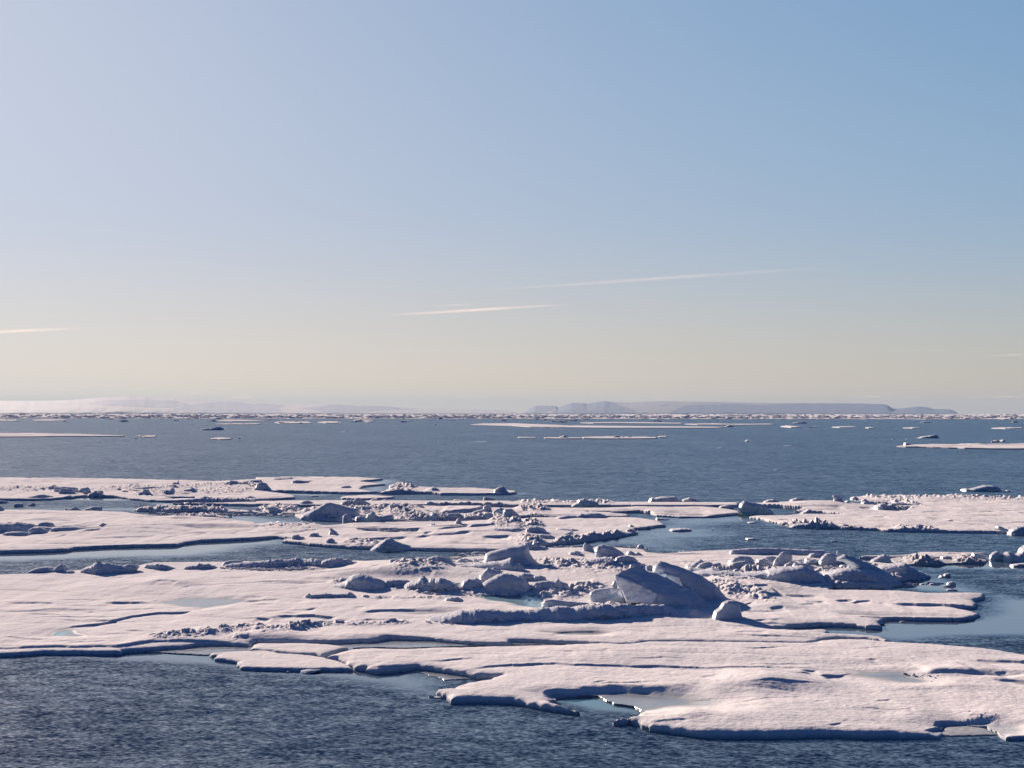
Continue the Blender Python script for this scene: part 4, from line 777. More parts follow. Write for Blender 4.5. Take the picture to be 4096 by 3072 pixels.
blob('wide shaded snow mass binding the blocks in the heart of the right hand ridge', "C2 1460,195 1520,172 1620,180 1720,170 1860,175 2000,190 2130,185 2212,175 C3 60,150 200,140 330,150 420,180 480,225 560,288 300,297 60,294 C2 2160,282 2000,262 1850,250 1650,238 1540,220", 2.4, rough=.09, slope=.8, r=.4, cat='snow ridge', name='snow_ridge', n=5000)
blob('shaded snow mass under the pillows at the outer end of the right hand ridge', "C3 470,235 520,190 600,165 700,150 800,158 900,170 1000,185 1090,215 1150,250 1130,275 1000,285 800,286 600,284 500,270", 2.4, rough=.10, slope=1.0, r=.4, cat='snow ridge', name='snow_ridge', n=4000)
blob('shaded rubble shelf left of the shelf of blocks in the left hummock group', "C1 1760,345 1850,320 1990,330 2120,325 2212,330 C2 100,345 300,350 500,345 560,352 300,378 0,385 C1 2100,385 1900,375 1800,360", 1.6, rough=.10, slope=.8, r=.3, cat='snow ridge', name='snow_ridge', n=4000)
# --- right frame edge and bay
blob('leftmost green tinted bergy bit of the clump at the right frame edge', "C3 1912,78 1920,45 1940,22 1975,8 2005,20 2030,60 2020,90 1960,98 1920,95", 1.0, base=0, mat=M_BLUE, rough=.05, slope=.1)
blob('largest green bergy bit with a tall white peak, right frame edge', "C3 2020,90 2030,40 2060,12 2100,18 2140,40 2165,20 2180,-15 2205,-35 2260,-60 2330,-40 2380,40 2360,100 2200,108 2100,106", 2.0, base=0, mat=M_BLUE, rough=.06, slope=.15, facet=.05)
blob('flat crumbly ice scrap in front of the green bergy bits', "C3 2095,142 2110,125 2150,118 2212,112 2300,115 2300,148 2200,150 2130,150", 1.0, base=0, rough=.09)
blob('low turquoise lump left of the row on the slush plate', "C3 1475,72 1500,55 1535,48 1580,62 1595,80 1530,84", 1.0, base=.08, rough=.05, mat=M_BLUE)
blob('dark knobby lump in the middle of the slush plate', "C3 1605,80 1630,62 1665,50 1700,68 1705,85 1650,88", 1.0, base=.08, rough=.07)
blob('pale flat block at the right end of the slush plate', "C3 1763,50 1768,25 1790,28 1830,38 1895,45 1905,68 1850,74 1790,62", 1.0, base=.08, rough=.05)
blob('low dark row of crumbs along the front of the slush plate', "C3 1160,112 1200,100 1300,92 1420,88 1530,90 1545,108 1450,118 1300,122 1200,122", 1.2, base=0, rough=.12, cat='ice rubble', name='ice_rubble', jag=.1)
blob('dark crumb pile between the slush plate and the green bergy bits', "C3 1690,85 1740,72 1800,78 1860,92 1890,105 1820,112 1720,106", 1.2, base=0, rough=.1)
blob('small crusty ice lump floating in the bay, nearest the dark outer mound', "C3 1468,232 1490,218 1515,222 1525,205 1560,200 1578,215 1575,238 1520,240", .6, base=0, rough=.08)
blob('rounded lump ending the string of brash in the bay', "C3 1540,300 1550,280 1590,272 1620,285 1625,305 1590,310", .6, base=0, rough=.07)
# --- second band, right part
blob('large turquoise boulder leaning right at the water edge beyond the bay', "B2 1958,318 1975,285 2000,266 2060,280 2150,292 2200,320 2212,330 B3 30,350 80,375 60,388 0,390 B2 2120,386 2020,372", 2.4, base=.05, rough=.03, mat=M_BLUE, slope=.15)
blob('white horn shaped fin curving left on the far right floe', "B3 550,290 562,270 568,250 555,225 562,216 580,216 620,232 645,252 652,275 640,296 600,298", 1.0, rough=.02, slope=.05)
blob('long low humpback block left of the horn shaped fin', "B3 172,275 200,252 240,240 290,244 350,256 400,266 400,280 280,284 190,284", 2.0, rough=.03)
blob('dark hump at the shore, right above the large turquoise boulder', "B2 2150,292 2180,268 2212,256 B3 40,252 90,265 112,278 60,292 0,292", 2.0, rough=.04)
blob('small rounded hump right of the horn shaped fin', "B3 652,292 668,270 685,262 705,275 718,288 690,298", 1.4, rough=.03)
blob('pale low dome in a row right of the horn shaped fin', "B3 795,292 815,275 838,270 870,280 882,292 840,298", 1.6, rough=.03)
blob('rough rubble pile in the middle of the far right floe', "B3 920,340 935,310 965,292 1010,286 1040,305 1080,290 1110,285 1125,310 1165,322 1150,332 1060,342 980,346", 2.2, rough=.14, facet=.14, cat='ice rubble', name='ice_rubble', jag=.15)
blob('small pale peak at the corner of the inlet on the far right floe', "B3 1060,278 1085,262 1102,244 1125,262 1140,282 1100,288", 1.2, rough=.06)
blob('ring of pale crumbs beside the inlet of the far right floe', "B3 1105,290 1130,275 1180,280 1250,292 1340,298 1360,306 1280,314 1160,302", 1.5, rough=.12, facet=.1)
blob('little peak and crumbs at the water corner left of the far right floe', "B3 270,372 320,350 345,335 370,345 400,362 440,370 360,378", 1.6, rough=.08, base=.1)
blob('frosty scrap on the water right of the large turquoise boulder', "B2 2050,385 2080,365 2130,362 2170,378 2120,390", 1.2, base=.05, rough=.08)
blob('light crumbly bank on the left front of the far right floe', "B3 195,478 240,465 330,460 450,465 480,455 590,452 600,468 500,482 400,492 300,490", 1.6, base=.2, rough=.12, facet=.1, cat='ice rubble', name='ice_rubble')
blob('brash raft under the crumbly bank of the far right floe', "B3 375,505 410,482 500,478 620,478 628,498 520,508 430,512", 1.6, base=0, rough=.12, facet=.1, cat='ice rubble', name='ice_rubble')
blob('angular scrap at the far left corner of the far right floe', "B3 20,440 60,428 140,420 158,410 152,438 90,448", 1.2, base=.1, rough=.06)
blob('dark lump at the right end of the far right floe shore', "B3 1970,500 1975,484 2010,486 2060,510 2080,528 2010,522", 1.2, rough=.05, base=.2, mat=M_BLUE)
blob('crumbly green heap below the right end of the far right floe', "B3 2060,545 2100,510 2140,490 2212,484 2320,490 2330,560 2212,566 2120,560", 1.8, rough=.1, facet=.1, base=0, mat=M_BLUE)
blob('blue whaleback ice drifting alone beyond the far right floe', "B3 1690,184 1700,165 1715,156 1740,162 1800,150 1870,132 1930,132 1990,148 2025,165 2035,184 1950,189 1850,187 1760,188", 3.2, base=0, rough=.05, mat=M_BLUE, slope=.2)
blob('small scrap trailing the blue whaleback ice', "B3 2035,186 2060,175 2100,178 2112,188 2060,190", 1.4, base=0, rough=.06)
# --- second band, middle
blob('frosted pile with one big shiny lump on the narrow white floe', "B2 495,302 540,288 565,272 575,252 620,246 650,258 700,268 745,275 762,298 700,310 620,312 560,308", 2.2, rough=.1, facet=.08, mat=M_BLUE, slope=.3)
blob('long hump like a lying seal at the far edge of the narrow white floe', "B2 1188,264 1200,245 1215,235 1240,240 1290,228 1350,230 1410,226 1440,248 1460,266 1350,272 1250,268", 2.6, rough=.03)
blob('low ribbed hump right of the seal like hump', "B2 1448,270 1480,252 1530,237 1570,248 1610,262 1680,268 1600,276 1500,276", 2.0, rough=.08)
blob('crusty low lumps at the water between the narrow white floe and the turquoise boulder', "B2 1780,325 1810,308 1850,302 1900,312 1935,328 1870,335", 1.6, rough=.1, base=.1)
blob('pale hollow rim of the bay floe end', "B2 1195,358 1240,350 1330,352 1310,365 1240,372 1205,372", 1.8, base=.12, rough=.03, mat=M_BLUE)
blob('crumb raft drifting off the bay floe', "B2 1725,395 1735,375 1780,370 1850,380 1925,392 1850,400", 1.6, base=0, rough=.12, facet=.08, cat='ice rubble', name='ice_rubble')
blob('slanting piece of drift ice at the mouth of the bay', "B2 1243,425 1250,410 1280,415 1355,424 1350,434 1290,434", 1.3, base=0, rough=.06)
blob('flat grey drift floe in the middle of the bay', "B2 1345,525 1380,508 1460,503 1540,505 1568,515 1550,530 1450,534 1380,532", 2.4, base=0, rough=.06, slope=.2)
blob('pale drift piece low in the bay', "B2 2018,600 2030,588 2080,586 2135,594 2130,604 2060,606", 1.2, base=0, rough=.05)
blob('small drift piece high in the bay', "B2 2025,458 2050,448 2100,446 2120,456 2080,463", 1.3, base=0, rough=.05)
# --- second band, rubble field in the centre
blob('large tilted snow covered plate with a sunlit crest in the centre rubble', "B1 383,408 385,382 430,362 500,338 560,305 600,283 640,282 690,296 740,312 800,325 870,335 872,372 790,392 700,402 600,414 480,414", 3.0, rough=.04, slope=.7, r=.7)
blob('tall dark block behind the large tilted plate', "B1 770,305 800,285 840,265 862,240 885,238 915,248 950,272 985,288 1000,302 920,310 840,312", 2.0, rough=.07, facet=.1)
blob('frosty rubble left of the tall dark block', "B1 715,300 745,275 790,258 840,262 850,290 800,312 740,308", 1.8, rough=.12, facet=.1)
blob('rounded white nose block at the front of the centre rubble', "B1 748,436 750,400 765,382 790,378 815,392 832,425 845,442 790,442", 1.0, rough=.04)
blob('frosted low wall of blocks at the front of the centre rubble', "B1 835,438 860,400 900,392 950,405 965,380 1000,362 1028,370 1035,395 1090,398 1180,380 1190,430 1100,444 950,444", 1.6, rough=.08, facet=.08, mat=M_BLUE)
blob('glassy heap behind the low wall of the centre rubble', "B1 828,325 850,308 900,305 960,312 1015,325 1030,345 980,356 900,352", 1.8, rough=.12, facet=.12, mat=M_BLUE)
blob('square glassy block right of the glassy heap', "B1 1045,332 1050,302 1075,292 1112,298 1122,330 1080,340", 1.4, rough=.04, facet=.06, mat=M_BLUE)
blob('blue dark block just behind the square glassy block', "B1 1085,300 1100,286 1145,288 1148,318 1110,322", 1.0, rough=.04, base=.3)
blob('broad heap of rubble right of the square glassy block', "B1 1145,335 1150,300 1175,292 1230,298 1290,312 1340,330 1300,348 1200,356", 2.0, rough=.13, facet=.12, cat='ice rubble', name='ice_rubble', jag=.1)
blob('rounded boulder with a flat foot in front of the centre rubble', "B1 1493,432 1505,395 1525,372 1552,364 1575,385 1580,412 1565,434 1520,436", 1.4, rough=.05)
blob('small knob left of the rounded boulder', "B1 1390,412 1395,388 1420,380 1440,395 1445,415 1410,420", .9, rough=.05)
blob('broad flat topped block in front of the dark bank in the centre', "B1 1635,428 1640,400 1655,378 1700,372 1760,370 1775,395 1770,425 1700,434", 1.4, rough=.06, facet=.06)
blob('low icy crest right of the broad flat topped block', "B1 1775,425 1800,402 1850,395 1930,392 2000,405 2025,425 1950,432 1850,434", 1.4, rough=.1, facet=.08)
blob('left one of the two big glassy blocks at the end of the rubble', "B1 2038,402 2045,355 2075,335 2110,325 2145,335 2150,360 2120,405 2070,412", 1.6, rough=.05, facet=.05, mat=M_BLUE, base=.1)
blob('right one of the two big glassy blocks at the end of the rubble', "B1 2130,412 2135,350 2150,335 2212,335 B2 30,360 60,385 95,412 30,424 B1 2200,422", 1.8, rough=.06, facet=.05, mat=M_BLUE, base=.1)
blob('white shark fin of ice on the long floe in the centre', "B1 1703,482 1720,455 1738,422 1755,414 1775,430 1782,470 1768,482 1735,486", .8, rough=.02, slope=.05)
blob('thin pale sliver standing among the centre rubble', "B1 1343,378 1352,355 1366,333 1376,345 1372,375 1358,382", .5, rough=.02, slope=.03)
blob('low snowy lump right of the thin pale sliver', "B1 1375,378 1385,358 1420,352 1450,368 1440,382", 1.2, rough=.06)
blob('rounded block closing the dark bank in the centre', "B1 1955,340 1965,315 1985,302 2030,305 2042,335 2030,352 1980,354", 1.3, rough=.05, base=.35)
blob('flat slab leaning on the rounded block in the centre', "B1 1855,378 1880,358 1960,338 1975,348 1920,372", 1.4, rough=.03)
blob('frosty rubble end piece right of the two big glassy blocks', "B1 2150,475 2160,448 2212,432 B2 40,440 35,470 B1 2212,482", 1.4, rough=.1, facet=.1)
blob('undercut block standing in the channel, left in the centre rubble', "B1 103,340 98,320 140,315 165,322 200,338 245,352 240,372 180,378 120,376", 1.8, base=.05, rough=.03, slope=-.1, mat=M_BLUE)
blob('white lumpy piece behind the undercut block', "B1 165,325 175,295 200,282 225,290 235,318 200,326", 1.2, base=.1, rough=.08)
blob('small frosty knob at the left of the undercut block', "B1 60,325 62,300 80,288 105,295 102,322 80,328", 1.0, base=.1, rough=.07)
blob('frosty heap right of the undercut block', "B1 238,352 245,330 280,318 310,328 325,345 300,360", 1.3, base=.1, rough=.12, facet=.1)
blob('long low dark hump on the channel behind the undercut block', "B1 342,298 370,280 410,266 445,262 480,275 502,292 470,305 400,306", 1.8, base=.1, rough=.04)
blob('small dark scrap left of the long low hump on the channel', "B1 235,298 260,290 295,292 290,302", 1.2, base=.1, rough=.04)
blob('spiky low pile on the narrow white floe left of its middle', "B1 1462,298 1470,278 1500,270 1540,280 1575,285 1605,276 1618,292 1600,300", 1.3, rough=.08, facet=.06)
blob('dark boulder at the end of the small pointed floe', "B1 2045,195 2060,168 2090,150 2130,140 2155,155 2165,175 2212,190 2160,206 2090,206", 1.8, base=.1, rough=.09, facet=.08)
blob('lone dark block floating in the channel under the small pointed floe', "B1 1962,260 1965,238 1980,232 2030,242 2065,252 2070,262 2010,264", 1.3, base=0, rough=.04)
blob('string of low crumbs left of the lone dark block in the channel', "B1 1680,262 1720,248 1780,258 1850,250 1890,262 1780,268", 1.3, base=.1, rough=.1)
blob('low dark humps on the thin flat floe in the lead', "B1 965,262 1000,248 1050,244 1085,262 1120,248 1160,258 1165,266 1050,268", 1.6, base=.1, rough=.07)
blob('blocky lump at the left end of the long floe front, beside the left lead', "B1 303,608 308,575 325,560 360,558 380,572 415,578 432,612 370,620", 1.4, base=.05, rough=.07, facet=.06)
blob('low dark scrap left of the blocky lump at the lead', "B1 228,608 250,592 300,590 305,612 260,615", .9, base=.05, rough=.07)
blob('round block like a helmet at the water edge of the long floe', "B1 598,648 603,610 625,592 650,587 680,605 695,635 680,655 630,658", 1.2, base=.02, rough=.04)
blob('crusty brash strip between the blocky lump and the round block', "B1 455,632 500,618 560,612 600,620 600,642 520,642", 1.0, base=.05, rough=.12)
blob('flat topped low block on the shore behind the blocky lump', "B1 440,568 470,548 500,540 540,545 550,562 490,572", 1.2, rough=.08)
blob('boulder with a white tip lying on the long floe', "B1 620,552 640,525 632,505 650,500 672,518 700,535 705,550 660,556", 1.1, rough=.07)
blob('pointed snow hill at the front of the long floe', "B1 975,668 1040,640 1090,612 1120,590 1160,590 1200,612 1260,635 1330,655 1380,664 1280,676 1100,680", 2.4, rough=.08, slope=.7, facet=.05)
blob('dark undulating snow drift right of the pointed hill', "B1 1475,688 1480,672 1560,675 1700,678 1850,670 2000,672 2120,672 2100,692 1900,698 1700,696 1560,694", 1.0, rough=.08, base=.02, cat='snow ridge', name='snow_ridge')
blob('crusty little rise at the back of the long floe', "B1 1485,480 1510,464 1540,460 1575,478 1530,486", 1.4, rough=.06)
# --- left part of the second band
blob('undercut bell shaped block alone at the water edge left of centre', "B0 2190,165 2210,150 B1 8,120 40,105 90,112 108,140 132,165 130,184 60,190 -20,186", 2.0, base=.1, rough=.05)
blob('long box shaped block on the far left floe', "B0 448,185 447,140 540,144 640,152 652,168 648,190 540,195 470,188", 2.0, rough=.02, slope=.05)
blob('rounded block in front of the long box shaped block', "B0 500,195 520,172 540,158 600,162 645,175 645,202 560,206", 1.8, rough=.05)
blob('square lump right of the long box shaped block', "B0 655,188 690,170 702,155 755,148 775,165 782,188 720,194", 1.8, rough=.05, facet=.06)
blob('crested rubble pile at the water edge of the far left floe', "B0 728,218 760,200 790,190 820,180 850,192 870,178 885,195 880,212 955,215 950,225 860,232 780,230", 2.0, rough=.1, facet=.1, base=.1)
blob('long low dark drift piece in the upper left lead', "B0 135,250 200,235 260,225 330,212 370,212 430,228 432,252 350,258 220,256", 2.6, base=0, rough=.04)
blob('small flat dark piece right of the long low drift piece', "B0 533,242 560,225 600,218 640,232 635,244 580,250", 2.0, base=0, rough=.05)
blob('tiny dark scrap above the small flat piece', "B0 615,218 630,204 660,204 662,216 640,222", 1.4, base=0, rough=.05)
blob('squat block afloat in the upper left lead', "B0 124,318 128,290 160,286 192,292 198,315 160,322", 1.6, base=0, rough=.07)
blob('ragged piece afloat right of the squat block', "B0 225,306 260,295 285,284 298,290 296,306 260,312", 1.5, base=0, rough=.07)
blob('dark knob at the left frame edge above the left mounds', "B0 -60,352 -40,320 0,312 30,340 35,354", 1.6, rough=.04)
blob('small hump at the left frame edge in the upper left lead', "B0 -60,285 -20,268 15,262 45,275 55,285 10,292", 2.0, base=0, rough=.04)
blob('grey wedge shaped block on the near shore of the upper left lead', "B0 690,340 740,328 800,316 862,315 866,352 800,356 740,352", 1.8, base=.12, rough=.03, slope=.1, mat=M_BLUE)
blob('crumbs left of the grey wedge shaped block', "B0 540,345 560,325 610,335 640,320 690,340 680,352 600,356", 1.6, base=.12, rough=.1)
blob('largest dark boulder of the group at the left frame edge', "B0 -200,520 -180,470 -60,455 60,452 160,452 240,465 290,485 270,520 180,540 60,538 -100,538", 3.5, rough=.03, slope=.5)
blob('round topped boulder, right in the group at the left frame edge', "B0 325,500 332,470 350,452 400,448 445,456 465,480 462,505 400,520", 1.8, rough=.03)
blob('smooth boulder in front of the group at the left frame edge', "B0 238,535 258,508 290,495 340,494 390,512 412,535 380,550 280,550", 1.8, rough=.03)
blob('low flat foremost boulder of the group at the left frame edge', "B0 5,556 40,538 100,532 190,534 240,548 270,560 150,568 40,566", 1.8, rough=.06)
blob('long low dark drift running right from the left frame edge group', "B0 400,530 450,495 520,490 600,488 680,498 745,508 650,518 560,528 480,540", 2.4, rough=.05, slope=.7, cat='snow ridge', name='snow_ridge')
blob('small pyramid of snow on the left part of the long floe', "B0 810,502 850,480 888,458 920,475 955,498 960,508 880,508", 2.0, rough=.04, slope=.7)
blob('low dark hump right of the small snow pyramid', "B0 1180,476 1220,458 1280,453 1320,462 1345,480 1280,488", 2.0, rough=.04)
blob('small rubble left of the low dark hump on the long floe', "B0 930,490 950,468 1000,476 1060,490 1000,498", 1.6, rough=.08)
blob('long crumbly wall of blocks by the upper left lead', "B0 1685,262 1695,240 1730,232 1760,225 1800,234 1880,238 1960,238 2100,236 2130,226 2180,235 2190,250 2100,262 1900,262 1780,268", 1.8, rough=.1, facet=.08, base=.15, cat='ice rubble', name='ice_rubble', jag=.1)
blob('ragged pile with a bright cube on the far left floe', "B0 1190,215 1200,190 1235,182 1240,165 1280,165 1290,190 1340,205 1300,218 1230,222", 2.0, rough=.1, facet=.1)
blob('rubble cluster right of the ragged pile on the far left floe', "B0 1408,208 1415,182 1440,170 1475,178 1500,195 1540,205 1480,214", 2.0, rough=.1, facet=.1)
blob('flat sided block right of the rubble cluster on the far left floe', "B0 1582,190 1590,168 1640,162 1665,152 1672,175 1665,192 1620,196", 1.8, rough=.06, facet=.06)
blob('long low rubble wall across the far left floe', "B0 1110,168 1150,150 1240,145 1320,142 1400,150 1440,160 1400,172 1250,172", 2.2, rough=.1, facet=.08, cat='ice rubble', name='ice_rubble', jag=.1)
blob('low dark hump beyond the long rubble wall on the far left floe', "B0 1095,128 1130,115 1180,118 1235,130 1180,138", 2.2, rough=.03)
blob('upright shard and crumbs near the open water, left', "B0 1470,118 1500,105 1530,105 1542,88 1548,115 1500,125", 1.6, rough=.05)
blob('dark rubble hump near the open water on the far left floe', "B0 1900,125 1940,105 1990,88 2040,95 2060,110 2120,95 2125,125 2000,132", 2.4, rough=.08, facet=.08)
blob('long dark hump at the far shore of the far left floe', "B0 2120,110 2140,88 2200,86 B1 30,85 45,98 0,106 B0 2180,112", 2.4, rough=.05)
blob('smooth long hump on the snow near the open water', "B1 300,112 315,90 350,85 410,92 448,108 380,122 330,122", 2.4, rough=.03)
blob('ragged low hump left of the smooth long hump', "B1 120,82 160,70 230,72 290,68 310,82 200,88", 2.4, rough=.05)
blob('low rocky scrap on the left near the far shore', "B1 708,150 740,138 800,134 830,148 760,156", 2.2, rough=.07)
blob('undercut shelf at the left end of the small pointed floe', "B1 1150,165 1148,140 1180,130 1280,132 1380,135 1400,152 1300,162 1200,170", 2.6, base=.2, rough=.05, slope=-.05)
blob('sunlit pointed lump on the small pointed floe', "B1 1455,180 1500,160 1545,150 1580,165 1590,184 1520,188", 2.0, rough=.05)

# ------------------------------------------------------------------ loose chunks
def chunk_mesh(i, flat):
    r = random.Random(100 + i); bm = bmesh.new(); bmesh.ops.create_icosphere(bm, subdivisions=3, radius=1)
    pl = []
    for _ in range(11):
        n_ = Vector((r.gauss(0, 1), r.gauss(0, 1), r.gauss(0, 1))).normalized(); pl.append((n_, r.uniform(.55, 1)))
    for v in bm.verts:
        d = v.co.normalized(); k = min([h / max(d.dot(n_), 1e-3) for n_, h in pl if d.dot(n_) > .05] + [1.3])
        k *= 1 + .12 * float(noise(np.array([d.x * 2.5 + i]), np.array([d.y * 2.5 + d.z * 1.7]), i)[0])
        v.co = d * k; v.co.z *= flat
    for f in bm.faces: f.smooth = True
    me = bpy.data.meshes.new('ice_chunk'); bm.to_mesh(me); bm.free(); me.set_sharp_from_angle(angle=math.radians(32)); me.materials.append(M_BLOCK); return me
CH = [chunk_mesh(i, .75) for i in range(7)]; FL = [chunk_mesh(20 + i, .35) for i in range(4)]
crng = random.Random(5)
def chunks(label, group, trace, n, s0, s1, base=.27, spread=.6, kit=None, name='ice_chunk', cat='ice chunk'):
    L = px(trace); seg = np.cumsum([0] + [np.hypot(*(L[i + 1] - L[i])) for i in range(len(L) - 1)])
    for _ in range(n):
        t = crng.uniform(0, seg[-1]); i = min(int(np.searchsorted(seg, t, 'right')) - 1, len(L) - 2); q = (t - seg[i]) / (seg[i + 1] - seg[i])
        uv = L[i] * (1 - q) + L[i + 1] * q; g = ground(uv[None], base)[0]; s = s0 * (s1 / s0) ** (crng.random() ** 1.8)
        o = link(name, crng.choice(kit or CH)); o.location = (g[0] + crng.gauss(0, .3), g[1] + crng.gauss(0, spread), base + s * .15)
        o.scale = (s * crng.uniform(.8, 1.5), s * crng.uniform(.8, 1.3), s * crng.uniform(.6, 1)); o.rotation_euler = (crng.uniform(-.4, .4), crng.uniform(-.4, .4), crng.uniform(0, 6.28))
        tag(o, label, cat, group)
chunks('small ice chunk scattered round the foot of the huge tilted slab', 'chunks at the huge slab', "C2 430,340 600,330 800,310 640,360 500,350", 16, .08, .3)
chunks('small ice chunk among the blocks of the right hand ridge', 'chunks in the right hand ridge', "C2 1500,200 1900,200 2212,120 C3 400,110 700,120 950,150 800,150 500,200 600,215", 56, .12, .55, .34)
chunks('small ice chunk on the right slope running down from the second slab', 'chunks on the right slope', "C2 1800,300 1950,330 2100,380 C3 100,440", 8, .05, .14)
chunks('small ice chunk between the hummocks left of centre', 'chunks among the left hummocks', "C1 1180,330 1400,350 1700,365 1780,330 2000,375 C2 200,375 520,350", 22, .07, .25)
chunks('small ice chunk at the back of the ridge near the bowl shaped block', 'chunks at the back of the ridge', "C1 1130,130 1300,165 1500,150 1650,150 1900,90 2100,75 C2 250,110 600,120", 30, .1, .35)
chunks('small ice chunk by the shelf of blocks under the domed slab', 'chunks by the icy shelf', "B2 280,815 560,830 1150,855 1220,860", 14, .1, .3)
chunks('small ice chunk along the leeward rubble wall', 'chunks along the leeward wall', "C0 1950,150 2212,160 C1 100,150 400,150 850,140", 14, .08, .25)
chunks('tiny white crumb lining the short crack near the frozen pond on the right', 'crumbs by the right hand pond', "D3 1240,292 1350,315 1430,342 1510,368", 13, .05, .10, .33, .08)
chunks('small chunk in the centre rubble between the narrow floe and the long floe', 'chunks in the centre rubble', "B1 350,350 700,410 1000,350 1250,360 1400,395 1650,415 1900,420 2200,430", 34, .2, .7, .32, 1.5)
chunks('small chunk in the rubble of the far left floe', 'chunks in the far left rubble', "B0 0,160 400,165 800,200 1100,165 1500,165 1800,150 2100,120 1700,190 1300,210", 28, .2, .8, .34, 2)
chunks('small chunk in the broken strip beside the upper left lead', 'chunks by the upper left lead', "B0 1180,345 1500,380 1900,395 2212,350 B1 100,350 350,370", 22, .12, .35, .2, 1.5)
chunks('small chunk on the shore of the bay floe', 'chunks on the bay floe shore', "B2 340,620 560,600 700,575 860,562 1050,535", 14, .1, .3, .2, .8)
chunks('small chunk along the front of the far right floe', 'chunks along the far right floe', "B3 0,440 200,470 630,490 1000,500", 18, .12, .35, .25, 1)
chunks('small chunk on the rubble of the far right floe', 'chunks on the far right floe', "B3 700,240 1000,300 1150,330 1350,305", 12, .15, .4, .32, 2)

# floating scraps of drift ice, each where the photo shows one
def scrap(label, spots, group):
    for s in spots:
        t, w = s.rsplit(' ', 1); g = ground(px(t), 0)[0]; m = math.hypot(g[1], CAM_H) / FPX; s_ = float(w) / 2.16 * m / 2
        o = link('drift_scrap', crng.choice(FL if s_ > .15 else CH)); o.location = (g[0], g[1], .01); o.scale = (s_, s_ * crng.uniform(.6, 1), min(s_ * .7, .35)); o.rotation_euler = (0, 0, crng.uniform(-.5, .5)); tag(o, label, 'drift ice', group)
scrap('knobbly white scrap drifting along the front of the notched plate', ["D1 203,268 65", "D1 278,280 35", "D1 823,270 40", "D1 1040,290 58", "D1 925,190 38"], 'scraps off the notched plate')
scrap('larger crusty raft drifting in front of the notched plate', ["D1 450,274 220"], None)
scrap('flat scrap resting at the slushy notch', ["D1 1285,235 85"], None)
scrap('low dark sliver on the slushy shore right of the notch', ["D1 1485,222 90"], None)
scrap('clear glinting scrap drifting left of the pointed tongue', ["D1 1515,495 60", "D1 1570,502 80"], 'glinting scraps off the tongue')
scrap('lone white scrap on the dark foreground water', ["D0 1805,628 60"], None)
scrap('speck of ice far out on the foreground water', ["D0 105,875 14", "D1 1170,568 20", "D1 1828,1060 18", "D0 305,445 10", "D0 528,777 14"], 'specks on the foreground water')
scrap('round white scrap in the calm water between the tongues on the right', ["C3 1165,623 46"], None)
scrap('low scrap right of the round one between the tongues', ["C3 1275,595 64"], None)
scrap('flat scrap by the end of the lowest snow tongue', ["C3 925,640 150"], None)
scrap('small brash piece in the string across the bay', ["C3 1060,300 90", "C3 1120,305 60", "C3 1205,297 80", "C3 1270,300 50", "C3 1330,296 50", "C3 1370,297 20", "C3 1410,288 70", "C3 1445,298 80", "C3 1490,290 60", "C3 1540,318 90", "C3 1590,352 90", "C3 1545,350 40", "C3 830,335 115", "C3 1040,345 95", "C3 1490,240 60"], 'string of brash across the bay')
scrap('small white speck on the rough water right of the bay', ["C3 1965,242 22", "C3 2170,240 40", "C3 2205,415 20", "B3 535,553 40", "B3 570,620 60", "B2 1728,522 26", "B2 1665,408 36"], 'specks right of the bay')
scrap('little scrap in the channel left of centre', ["B1 405,200 42", "B1 505,232 70", "B1 565,202 50", "B1 960,208 40", "B1 985,140 60"], 'scraps in the left channel')
scrap('dark little scrap among the blue water of the upper left lead', ["B0 1080,208 60", "B0 1105,245 70", "B0 1165,240 30", "B0 1200,243 50", "B0 1090,240 30"], 'scraps in the upper left lead')
scrap('pale speck drifting on the wide open water', ["A0 970,738 26", "A0 853,585 30", "A0 905,585 14", "A1 140,745 14", "A1 1550,572 28", "A1 1512,596 14", "A1 1715,596 18", "A1 1697,630 36", "A1 1970,540 20", "A1 1955,577 120", "A1 765,490 60", "A1 1210,442 44", "A1 688,455 16", "A1 80,632 18", "A1 985,756 18", "A1 1812,764 30", "A2 550,646 34", "A2 750,614 16", "A2 1182,610 14", "A2 1315,743 38", "A2 1790,632 70", "A2 1148,483 28", "A2 207,512 10", "A2 2020,595 16", "A3 175,612 85", "A3 518,671 16", "A3 545,720 12", "A3 75,824 60", "A3 1075,557 38", "A3 1200,555 40", "A3 1135,485 14", "A3 1632,660 26", "A3 935,631 14", "A3 415,572 12", "A0 163,458 10", "A0 1205,445 20", "A0 1020,467 20", "A0 1095,570 20", "A0 2145,566 14", "A0 1645,425 16", "A1 430,568 14", "A1 1625,576 16"], 'pale specks on the open water')

